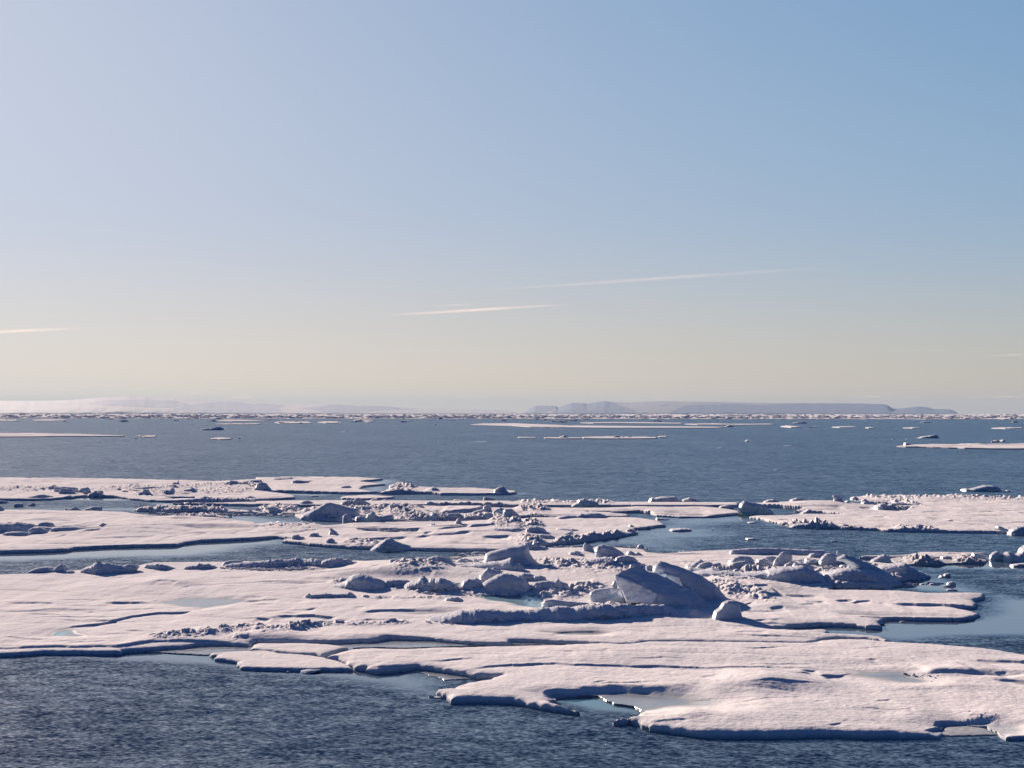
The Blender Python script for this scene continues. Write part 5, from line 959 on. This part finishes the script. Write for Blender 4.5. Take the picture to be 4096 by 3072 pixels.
# brash and slush that nobody could count
def brash(name, label, trace, n, s0, s1, lev=0.0):
    P = px(trace); G = ground(P, lev); lo, hi = P.min(0), P.max(0); V = []; F = []; k = 0; r = np.random.default_rng(n)
    hexa = np.array([[math.cos(a) * .9, math.sin(a) * .9, 0] for a in np.linspace(0, 6.283, 7)[:-1]])
    while k < n:
        uv = lo + r.random(2) * (hi - lo); g = ground(uv[None], lev)[0]
        d, _, _ = poly_sdf(np.array([g[0]]), np.array([g[1]]), G)
        if d[0] < 0: continue
        s = s0 * (s1 / s0) ** (r.random() ** 2); h = s * r.uniform(.12, .35); a = r.random() * 6.28
        ring = hexa * (1 + .35 * r.standard_normal((6, 1))) * s; c, s_ = math.cos(a), math.sin(a); ring[:, 0] *= 1.4
        ring = ring @ np.array([[c, s_, 0], [-s_, c, 0], [0, 0, 1]]); b0 = len(V) * 1
        tp = ring * .75; tp[:, 2] = h * (1 + .5 * r.standard_normal(6).clip(-1, 1)); bt = ring.copy(); bt[:, 2] = -.05
        off = np.array([g[0], g[1], lev]); n0 = 12 * k; V.append(bt + off); V.append(tp + off)
        for i in range(6): F.append((n0 + i, n0 + (i + 1) % 6, n0 + 6 + (i + 1) % 6, n0 + 6 + i))
        F.append((n0 + 6, n0 + 7, n0 + 8, n0 + 9)); F.append((n0 + 9, n0 + 10, n0 + 11, n0 + 6)); k += 1
    me = mesh_np(name, np.concatenate(V), F, M_SNOW, False)
    tag(link(name, me), label, 'brash ice', kind='stuff')
brash('brash_ice', 'crumbly brash filling the slushy gap in the long floe', "B1 850,512 960,500 1440,502 1430,520 1250,540 1080,542 900,530", 420, .12, .6)
brash('brash_ice', 'brash and slush at the far shore by the big wedge', "B1 1680,745 1800,715 1950,700 2000,720 1940,760 1850,775 1700,770", 260, .1, .45)
brash('brash_ice', 'slush between the big wedge and the domed slab', "B2 160,745 200,690 350,660 600,665 1050,660 1180,700 1150,715 700,720 400,745", 520, .08, .4)
brash('brash_ice', 'slush strewn around the slush plate on the right', "B3 1080,800 1100,760 1500,752 1800,765 1900,800 1700,815 1200,812", 420, .08, .4)
brash('brash_ice', 'brash along the inner end of the right lead', "B2 1300,725 1450,712 1700,712 1900,700 1900,725 1600,730", 200, .1, .4)
brash('brash_ice', 'slush skin in the small inlet at the lower right', "D3 1400,800 1500,785 1660,800 1640,815 1480,822", 120, .03, .14)
brash('brash_ice', 'slush edge below the last snow lobe at the lower right', "D3 1930,800 2100,808 2212,815 2212,828 2000,822", 90, .03, .14)
brash('brash_ice', 'broken crumbs in the channel below the small pointed floe', "B1 20,335 380,345 380,378 100,380", 160, .15, .6)
brash('brash_ice', 'broken crumbs in the channels behind the long floe', "B0 1180,365 1700,380 2212,350 B1 100,370 380,400 B0 2212,400 1900,395 1400,390", 300, .15, .6)
brash('brash_ice', 'brash trailing from the centre rubble', "B1 440,432 620,425 700,445 680,452 480,442", 90, .15, .5)
brash('brash_ice', 'brash between the ridge and the frozen shelf of the second channel', "B2 0,330 200,325 350,340 150,352 0,350", 120, .15, .6)

brash('ice_crumbs', 'crumbled ice lying all through the right hand ridge', "C2 1480,190 1700,150 2212,90 C3 400,70 700,110 1000,150 1250,200 1100,260 700,280 500,220 300,200 C2 2100,250 1800,240", 900, .06, .32, .32)
brash('ice_crumbs', 'crumbled ice between the hummocks left of the huge slab', "C1 1180,330 1400,290 1750,280 2000,330 2212,370 C2 300,340 600,310 850,330 700,400 300,390 C1 1900,390 1500,380", 520, .05, .25, .30)
brash('ice_crumbs', 'crumbled ice strewn along the back of the ridge', "C1 1130,150 1200,90 1500,60 1900,80 2150,75 C2 250,90 700,110 1150,120 1150,155 500,150 100,190 C1 1900,160 1400,180", 620, .06, .3, .30)
brash('ice_crumbs', 'crumbs along the foot of the leeward rubble wall', "C0 1900,150 2212,150 C1 300,150 900,145 850,165 300,170 C0 2212,175 1920,165", 300, .05, .2, .28)
brash('ice_crumbs', 'crumbs at the foot of the long dark snow bank', "C1 1400,610 1900,615 C2 300,480 700,465 1200,470 1700,545 1650,600 1200,590 700,612 C1 2000,640 1500,630", 260, .04, .16, .28)
brash('ice_crumbs', 'crumbled ice in the rubble field of the centre', "B1 340,370 600,330 1000,300 1400,300 1700,380 2200,400 2200,440 1500,440 900,440 500,415", 620, .12, .5, .30)
brash('ice_crumbs', 'crumbled ice on the far left floe', "B0 0,150 500,150 1100,140 1700,120 2200,105 B1 60,150 B0 2100,200 1500,215 1000,180 400,180 0,175", 260, .12, .5, .32)

# ------------------------------------------------------------------ thin floes far out on the open water
def plate(label, trace, h=.3, rough=.12, group=None, name='ice_floe', cat='ice floe', lumps=()):
    P = px(trace); G = ground(P, h * .6); c = G.mean(0); Q = []
    for i in range(len(G)):
        a, b = G[i], G[(i + 1) % len(G)]; L = np.hypot(*(b - a)); k = max(1, min(12, int(L / 4)))
        for j in range(k): Q.append(a + (b - a) * j / k + rng.normal(0, .25, 2) * (L > 3))
    Q = np.array(Q) - c; n = len(Q); lv = []
    for s, z in ((1.0, -.2), (1.0, h * .8), (.97, h), (.6, h * 1.1), (.25, h * 1.2)):
        zz = np.full((n, 1), z); 
        if z > h * .9: zz = zz + rough * h * rng.standard_normal((n, 1))
        lv.append(np.concatenate([Q * s, zz], 1))
    V = np.concatenate(lv + [np.array([[0, 0, h * 1.2]])]); F = []
    for l in range(4):
        for i in range(n): F.append((l * n + i, l * n + (i + 1) % n, (l + 1) * n + (i + 1) % n, (l + 1) * n + i))
    top = 5 * n
    for i in range(n): F.append((4 * n + i, 4 * n + (i + 1) % n, top, top))
    me = bpy.data.meshes.new(name); me.from_pydata([tuple(map(float, v)) for v in V], [], [tuple(dict.fromkeys(f)) for f in F]); me.materials.append(M_SNOW)
    return tag(link(name, me, loc=(c[0], c[1], 0)), label, cat, group)
plate('long white floe entering from the left frame edge, far out on the open water', "A0 -900,506 0,504 300,504 500,510 700,512 900,520 1070,522 1068,527 900,528 600,528 300,532 0,533 -900,534", .5)
plate('white plate with a dark hump in the gap right of the long white floe', "A0 1180,526 1210,522 1300,523 1350,526 1340,534 1250,535", .4)
plate('lens shaped white floe right of the left-hand far blocks', "A0 1812,552 1850,544 1950,542 2005,548 1990,554 1900,556", .4)
plate('broad white floe reaching the right frame edge, far out', "A3 1115,616 1180,612 1230,606 1400,600 1600,600 1780,594 1900,600 2212,594 3100,594 3100,645 2212,636 2000,636 1700,632 1500,626 1300,620 1200,619", .5)
plate('thin floe carrying a line of jagged blocks, centre right of the open water', "A2 600,538 700,534 900,532 1100,534 1260,540 1250,547 1100,548 800,549 620,547", .45)
plate('low sliver floe left of the one with jagged blocks', "A2 50,538 120,537 200,539 205,543 120,544 55,543", .35)
plate('short low floe between the sliver floe and the jagged one', "A2 280,541 400,540 600,542 590,549 400,549 290,547", .4)
plate('small flat floe at the right end of the jagged one', "A2 1265,530 1340,529 1345,535 1280,538", .4)
plate('long bright floe stretching under the far pack, centre right', "A2 0,418 120,430 300,440 800,441 1270,446 1500,447 1850,450 1750,456 1200,456 800,456 400,452 150,448 0,438 A1 2000,432 1850,428 1950,420", .6)
plate('bright strip floe above the long bright floe, toward the right', "A2 1490,423 1700,420 2000,424 2212,422 A3 60,424 20,428 A2 2000,430 1600,428", .6)
plate('thin strip floe right of the long bright floe', "A3 550,450 620,444 750,445 755,450 620,454", .5)
plate('pair of white patches left of the far right blocks', "A3 1165,457 1250,452 1320,456 1250,460", .5)
plate('flat white patch before the right frame edge under the far pack', "A3 1930,460 2000,453 2190,453 2200,459 2050,464", .5)
plate('white strip floe below the far pack at the upper left', "A0 285,388 400,384 560,386 565,392 420,396 300,395", .7)
plate('dark edged strip floe at the far left under the pack', "A0 0,384 60,386 150,388 140,396 0,395", .7)
plate('flat pale floe with low blocks, upper left of the open water', "A0 1855,424 1950,419 2080,420 2212,418 A1 50,422 20,425 A0 2100,427 1950,427", .6)
plate('flat strip floe before the pack at the upper centre left', "A0 1865,394 1950,387 2120,388 2212,392 A1 100,394 A0 2150,398 2000,398", .7)
plate('scattered block floe under the pack left of centre', "A1 160,410 200,402 320,403 450,404 480,416 300,417 200,418", .7)
plate('bumpy floe right of the scattered block floe', "A1 530,408 570,402 650,400 730,404 735,412 600,415", .7)
plate('twin small white floe before the centre pack', "A1 838,390 880,386 1000,388 1030,392 900,396", .7)
plate('right one of the low patches before the centre pack', "A1 935,404 960,397 1000,404 960,407", .6)
plate('small dark rimmed floe far right above the broad white floe', "A3 1920,577 1960,568 1990,568 1980,576", .5)
plate('blocky little floe at the upper right under the pack', "A3 110,444 160,438 220,444 290,450 200,452", .7)
plate('faint low patch left of the strip floe, upper right', "A3 360,452 400,448 430,452", .5)
plate('flat patch in a row of three at the upper right', "A3 840,455 880,450 920,456 870,460", .5)
plate('bright narrow floe in the row above, upper right of the open water', "A2 590,412 800,408 1100,408 1470,414 1460,420 1000,416 700,417", .6)
def farblob(label, trace, T, **k): return blob(label, trace, T, base=k.pop('base', .0), n=500, **k)
farblob('two humped dark ice hill adrift at the left of the far water', "A0 1705,476 1730,466 1780,460 1810,466 1850,452 1880,446 1915,462 1912,476 1800,478", 6, rough=.1)
farblob('dark hump on the white plate, left part of the far water', "A0 1185,531 1215,520 1240,522 1255,531 1220,534", 5, rough=.08)
farblob('low dark sliver at the left of the white plate', "A0 1140,549 1170,542 1205,547 1180,551", 4, rough=.05)
farblob('low dark hump at the right tip of the lens shaped floe', "A0 1930,552 1960,544 2005,549 1990,554", 4, rough=.05)
farblob('white ball like lump right of the lens shaped floe', "A0 2050,550 2058,542 2076,544 2078,551", 2.5, rough=.05)
farblob('rounded dark hump on the short low floe, centre', "A2 380,547 415,532 440,524 455,520 475,530 500,545 450,550", 5, rough=.08)
farblob('jagged row of small blocks on the thin floe, centre right', "A2 780,545 830,535 860,540 900,522 935,525 940,540 965,522 985,540 1030,526 1060,542 950,548 850,549", 5, rough=.1, jag=.1)
farblob('blue grey ice hill adrift above the broad white floe', "A3 1300,545 1340,530 1400,522 1450,514 1475,518 1490,535 1515,544 1400,548", 7, rough=.1, mat=M_BLUE)
farblob('square white block at the left tip of the broad white floe', "A3 1174,612 1176,586 1210,584 1222,600 1240,612 1200,615", 4, rough=.1)
farblob('low dark crest on the broad white floe', "A3 1870,606 1920,594 1980,598 2030,606 1950,610", 6, rough=.08)
farblob('pale block adrift at the far right, over the broad white floe', "A3 1990,572 2020,558 2040,560 2045,574 2010,576", 5, rough=.08)
farblob('small dark block at the left end of the long bright floe', "A2 1845,444 1880,432 1935,442 1890,450", 8, rough=.08)
farblob('dark ragged ice hill before the pack, upper right', "A3 225,414 270,405 330,404 370,414 300,420", 10, rough=.1)
farblob('dark hump of ice before the pack, right of the ragged hill', "A3 1330,408 1370,402 1450,406 1400,412", 10, rough=.08)
farblob('low dark block at the upper left of the far water', "A0 1470,392 1500,386 1545,393 1500,396", 10, rough=.08)
farblob('dark block on the flat pale floe, upper left', "A0 1960,425 1985,416 2015,420 2020,427", 8, rough=.08)
farblob('long dark block on the flat pale floe, upper left', "A0 2040,425 2070,418 2110,420 2140,427", 8, rough=.08)
farblob('dark block on the scattered block floe', "A1 180,418 200,402 240,406 260,418", 9, rough=.08)
farblob('second dark block on the scattered block floe', "A1 355,418 380,408 415,416 400,420", 9, rough=.08)
farblob('dark block on the bumpy floe', "A1 530,412 560,402 590,410", 9, rough=.08)
farblob('dark blunt block right on the bumpy floe', "A1 690,412 715,398 735,412", 9, rough=.08)
farblob('tallest dark block at the edge of the centre pack', "A1 1565,382 1580,366 1600,364 1618,382", 12, rough=.08)
farblob('lone lump in the open water below the centre pack', "A1 1530,432 1545,422 1568,432", 7, rough=.08)
farblob('white fluke shaped block, far right of the open water', "A2 2005,572 2030,558 2055,568 2030,574", 5, rough=.06)

# pack ice toward the horizon: the nearest plates one by one, the rest as one mass
def pack_piece(V, F, x, y, rx, ry, h, lump, r):
    n = 9; n0 = len(V); a0 = r.random() * 6.28
    rad = 1 + .3 * r.standard_normal(n).clip(-1.5, 1.5)
    for s, z in ((1, -.3), (1, h * .85), (.9, h)):
        for i in range(n):
            a = a0 + 6.2832 * i / n; V.append((x + rx * rad[i] * s * math.cos(a), y + ry * rad[i] * s * math.sin(a), z))
    V.append((x, y, h * 1.1))
    for l in range(2):
        for i in range(n): F.append((n0 + l * n + i, n0 + l * n + (i + 1) % n, n0 + (l + 1) * n + (i + 1) % n, n0 + (l + 1) * n + i))
    for i in range(n): F.append((n0 + 2 * n + i, n0 + 2 * n + (i + 1) % n, n0 + 3 * n))
    for _ in range(lump):
        n1 = len(V); lx = x + rx * .7 * r.uniform(-1, 1); ly = y + ry * .6 * r.uniform(-1, 1); s = r.uniform(.6, 2.2) * (1 + y / 9000); w = s * r.uniform(1.5, 5)
        for s2, z in ((1, h * .8), (.8, h + s * .6), (.35, h + s)):
            for i in range(6): a = i * 1.047 + .3; q = 1 + .25 * r.standard_normal(); V.append((lx + w * s2 * q * math.cos(a), ly + w * s2 * q * math.sin(a), z * (1 + .1 * r.standard_normal())))
        for l in range(2):
            for i in range(6): F.append((n1 + l * 6 + i, n1 + l * 6 + (i + 1) % 6, n1 + (l + 1) * 6 + (i + 1) % 6, n1 + (l + 1) * 6 + i))
        F.append(tuple(n1 + 12 + i for i in range(6)))
VH = 1654.0
def pack_at(v): return FPX * CAM_H / (v - VH)
pr = np.random.default_rng(3)
for k in range(230):
    u = pr.uniform(-100, 4200); v = VH + pr.choice([pr.uniform(17, 22), pr.uniform(22, 36)], p=[.75, .25])
    y = pack_at(v); x = (u - 2048) / FPX * y; V, F = [], []
    near = (v - VH) > 22
    wpx = pr.uniform(4, 16) if near else pr.uniform(8, 60)
    pack_piece(V, F, 0, 0, wpx / FPX * y, wpx * .9 / FPX * y * (1 if near else 1.2), .5 if near else .8, int(pr.random() < .5), pr)
    me = bpy.data.meshes.new('pack_floe'); me.from_pydata(V, [], F); me.materials.append(M_SNOW)
    tag(link('pack_floe', me, loc=(x, y, 0)), 'small distant floe at the ragged near edge of the pack ice', 'ice floe', 'floes at the near edge of the far pack')
V, F = [], []
for k in range(9000):
    v = VH + 20 * (pr.random() ** .75) + .8; y = pack_at(v); u = pr.uniform(-500, 4600); x = (u - 2048) / FPX * y
    wpx = pr.uniform(6, 42) * (.4 + (v - VH) / 14); pack_piece(V, F, x, y, wpx / FPX * y, pr.uniform(.2, .8) * y * y / FPX / CAM_H, .7, int(pr.random() < .3), pr)
me = bpy.data.meshes.new('pack_ice'); me.from_pydata(V, [], F); me.materials.append(M_SNOW)
tag(link('pack_ice', me), 'dense pack ice closing the horizon', 'pack ice', kind='stuff')

# ------------------------------------------------------------------ far snowy coast
def hill_material():
    k = N('arctic_coast'); P = k.pos()
    at = k.n('ShaderNodeAttribute', attribute_name='mask'); sep = k.n('ShaderNodeSeparateColor'); k.l(at.outputs['Color'], sep.inputs[0])
    n1 = k.noise(k.mapping(P, (.002, .002, .01)), 1.0, 5, .6)
    f = k.math('MULTIPLY', sep.outputs[0], k.mapr(n1, .25, .45, .75, 1), True)
    k.l(k.mix(f, (.15, .15, .155, 1), (.02, .05, .11, 1)), k.b.inputs['Base Color']); k.b.inputs['Roughness'].default_value = .9; k.b.inputs['Specular IOR Level'].default_value = .1  # rock colour is blued to carry part of the haze over the coast
    return k.m
M_HILL = hill_material()
DH = 42000.0
def coast(profile, rocks, Y0=DH, depth=5000):
    P = px(profile); us_ = np.arange(P[0, 0], P[-1, 0], 4.0); top = np.interp(us_, P[:, 0], P[:, 1])
    top = top + .7 * fbm(us_ * .03, us_ * 0, 4, 77)
    nt = 46; t = np.linspace(0, 1, nt); tb = np.linspace(0, 1, 10)[1:]
    foot = VH + .5
    U = np.tile(us_, (nt + len(tb), 1)); rows = []; R = np.zeros(U.shape)
    polys = [px(q) for q in rocks]
    for i in range(nt):
        s = t[i]; vv = foot + (top - foot) * s; vv = np.minimum(vv, foot)
        y = Y0 + depth * (s ** 1.3) + 80 * fbm(us_ * .02, us_ * 0 + s * 4, 3, 5)
        rows.append(np.stack([(us_ - 2048) / FPX * y, y, CAM_H + (VH - vv) / FPX * y], -1))
        for q in polys:
            d, _, _ = poly_sdf(us_ * 1.0, vv * 1.0 + .6 * noise(us_ * .06, vv * .2, 6), q); R[i] = np.maximum(R[i], sstep(-.6, .6, d))
    crest = rows[-1]
    for j, s in enumerate(tb):
        rows.append(np.stack([crest[:, 0] * (1 + .1 * s), crest[:, 1] + depth * s, crest[:, 2] * (1 - s * s) - 5 * s], -1))
    V = np.array(rows); n, m = V.shape[:2]; ii = np.arange(n * m).reshape(n, m)
    F = np.stack([ii[:-1, :-1], ii[:-1, 1:], ii[1:, 1:], ii[1:, :-1]], -1).reshape(-1, 4)
    A = np.stack([R.ravel(), 0 * R.ravel(), 0 * R.ravel(), 1 + 0 * R.ravel()], -1)
    return mesh_np('hills', V.reshape(-1, 3), F, M_HILL, True, A)
c1 = coast("A0 -500,235 0,226 400,226 700,214 900,196 1100,188 1400,200 1700,214 2000,234 2212,248 A1 0,245 250,262 300,262 640,256 860,264 1000,268 1200,274 1400,292 1900,300 2200,312 A2 60,328",
           ["A0 750,252 850,224 1000,216 1200,217 1500,222 1560,235 1640,262 1500,286 1350,290 1100,276 900,266", "A0 1480,300 1600,270 1800,240 2060,232 2120,245 2212,252 A1 60,244 260,266 200,285 230,330 100,334 A0 1900,335 1700,320", "A1 370,288 560,272 660,254 820,258 870,272 1000,267 1170,272 1250,290 1420,294 1200,302 1000,318 860,330 600,330 480,300"])
tag(link('hills', c1), None, None, kind='structure')
c2 = coast("A2 80,332 140,292 200,266 380,266 395,280 440,262 520,240 620,240 650,250 720,235 800,225 850,232 960,238 1300,226 1800,232 2212,240 A3 100,240 300,242 500,242 800,244 1000,250 1040,262 1080,288 1150,286 1290,269 1380,276 1440,292 1570,292 1610,306 1650,334",
           ["A2 60,335 130,295 200,262 380,262 400,282 330,310 240,322 330,336", "A2 330,338 400,285 440,258 520,236 640,248 800,222 860,232 960,272 1050,296 1080,338", "A2 1350,338 1400,305 1500,262 1620,256 1750,248 1780,262 1810,246 2212,260 A3 0,255 300,240 500,240 800,240 1000,246 1050,262 1090,284 1290,264 1400,276 1460,288 1580,288 1670,340", "A2 1270,262 1330,252 1390,256 1300,268"])
tag(link('hills', c2), None, None, kind='structure')

# ------------------------------------------------------------------ thin high cloud streaks
def cloud_material():
    k = N('thin_cloud'); tc = k.n('ShaderNodeTexCoord'); P = tc.outputs['Object']
    gr = k.n('ShaderNodeTexGradient', gradient_type='SPHERICAL'); k.l(k.mapping(P, (1, 0, 1)), gr.inputs[0])
    ns = k.noise(k.mapping(P, (3.5, 1, 2.2)), 1.0, 6, .65, .6)
    a = k.math('MULTIPLY', k.math('POWER', gr.outputs[1], 1.4), k.mapr(ns, .32, .72, 0.1, .75), True)
    oi = k.n('ShaderNodeObjectInfo'); k.l(k.math('MULTIPLY', k.math('MULTIPLY', a, 1.0), k.n('ShaderNodeSeparateColor').outputs[0]) if False else k.math('MULTIPLY', a, oi.outputs['Alpha']), k.b.inputs['Alpha'])
    k.b.inputs['Base Color'].default_value = (.9, .8, .72, 1); k.b.inputs['Roughness'].default_value = 1; k.b.inputs['Specular IOR Level'].default_value = 0
    # sunlight passes through a thin cloud
    tr = k.n('ShaderNodeBsdfTranslucent'); tr.inputs[0].default_value = (.95, .78, .66, 1)
    tp = k.n('ShaderNodeBsdfTransparent'); mx = k.n('ShaderNodeMixShader'); mx2 = k.n('ShaderNodeMixShader'); mx2.inputs[0].default_value = .5
    k.b.inputs['Alpha'].default_value = 1
    for l_ in list(k.t.links):
        if l_.to_socket == k.b.inputs['Alpha']: fac = l_.from_socket; k.t.links.remove(l_)
    k.l(k.b.outputs[0], mx2.inputs[1]); k.l(tr.outputs[0], mx2.inputs[2])
    k.l(fac, mx.inputs[0]); k.l(tp.outputs[0], mx.inputs[1]); k.l(mx2.outputs[0], mx.inputs[2]); k.l(mx.outputs[0], k.out.inputs[0])
    return k.m
M_CLOUD = cloud_material()
def cloud(label, p0, p1, thick, alpha, dist=90000.0):
    """lens shaped wisp stretched between two photo points (display pixels of 2212)"""
    a = at_depth(np.array(p0) * 4096 / 2212, dist); b = at_depth(np.array(p1) * 4096 / 2212, dist)
    bm = bmesh.new(); bmesh.ops.create_uvsphere(bm, u_segments=32, v_segments=16, radius=1)
    for f in bm.faces: f.smooth = True
    me = bpy.data.meshes.new('cloud'); bm.to_mesh(me); bm.free(); me.materials.append(M_CLOUD)
    o = link('cloud', me); c = (a + b) / 2; d = b - a; o.location = tuple(c); o.rotation_euler = (0, -math.atan2(d[2], d[0]), 0)
    t = thick * 4096 / 2212 / FPX * dist; o.scale = (np.hypot(d[0], d[2]) / 2, 500, t); o.color = (1, 1, 1, alpha)
    o.visible_shadow = True
    return tag(o, label, 'cloud', None)
cloud('brightest thin peach cloud streak above the centre of the horizon', (800, 683), (1260, 656), 6.75, 0.33)
cloud('faint wisp just above the brightest streak', (930, 662), (1050, 655), 3.75, 0.165)
cloud('longest faint cloud streak slanting up toward the right', (960, 632), (1880, 572), 7.5, 0.12, 100000.)
cloud('peach streak at the left frame edge', (-120, 722), (200, 708), 7.5, 0.297)
cloud('tiny peach puff over the left snow dome', (390, 849), (455, 849), 3.75, 0.33, 80000.)
cloud('low peach puff right of the tiny one over the left coast', (480, 857), (560, 860), 4.5, 0.33, 80000.)
cloud('small bright puff pair over the pale saddle of the right coast', (1405, 860), (1450, 862), 3, 0.33, 80000.)
cloud('small peach bar above the right flat topped coast', (1835, 856), (1935, 857), 3.75, 0.297, 80000.)
cloud('faint bar at the right frame edge', (2080, 857), (2260, 857), 3.75, 0.264, 80000.)
cloud('short faint streak at the right frame edge higher up', (2110, 768), (2260, 766), 4.5, 0.1485)

# ------------------------------------------------------------------ haze
hz = bpy.data.materials.new('air_haze'); hz.use_nodes = True; t_ = hz.node_tree
for q in list(t_.nodes): t_.nodes.remove(q)
ho = t_.nodes.new('ShaderNodeOutputMaterial'); hv = t_.nodes.new('ShaderNodeVolumePrincipled')
hv.inputs['Color'].default_value = (.22, .33, .48, 1); hv.inputs['Density'].default_value = 1.2e-5; hv.inputs['Anisotropy'].default_value = 0
t_.links.new(hv.outputs[0], ho.inputs['Volume'])
bm = bmesh.new(); bmesh.ops.create_cube(bm, size=1)
me = bpy.data.meshes.new('haze'); bm.to_mesh(me); bm.free(); me.materials.append(hz)
o = link('haze', me); o.scale = (140000, 70000, 480); o.location = (0, 31000, 239); tag(o, 'pale sea haze', 'haze', kind='stuff')
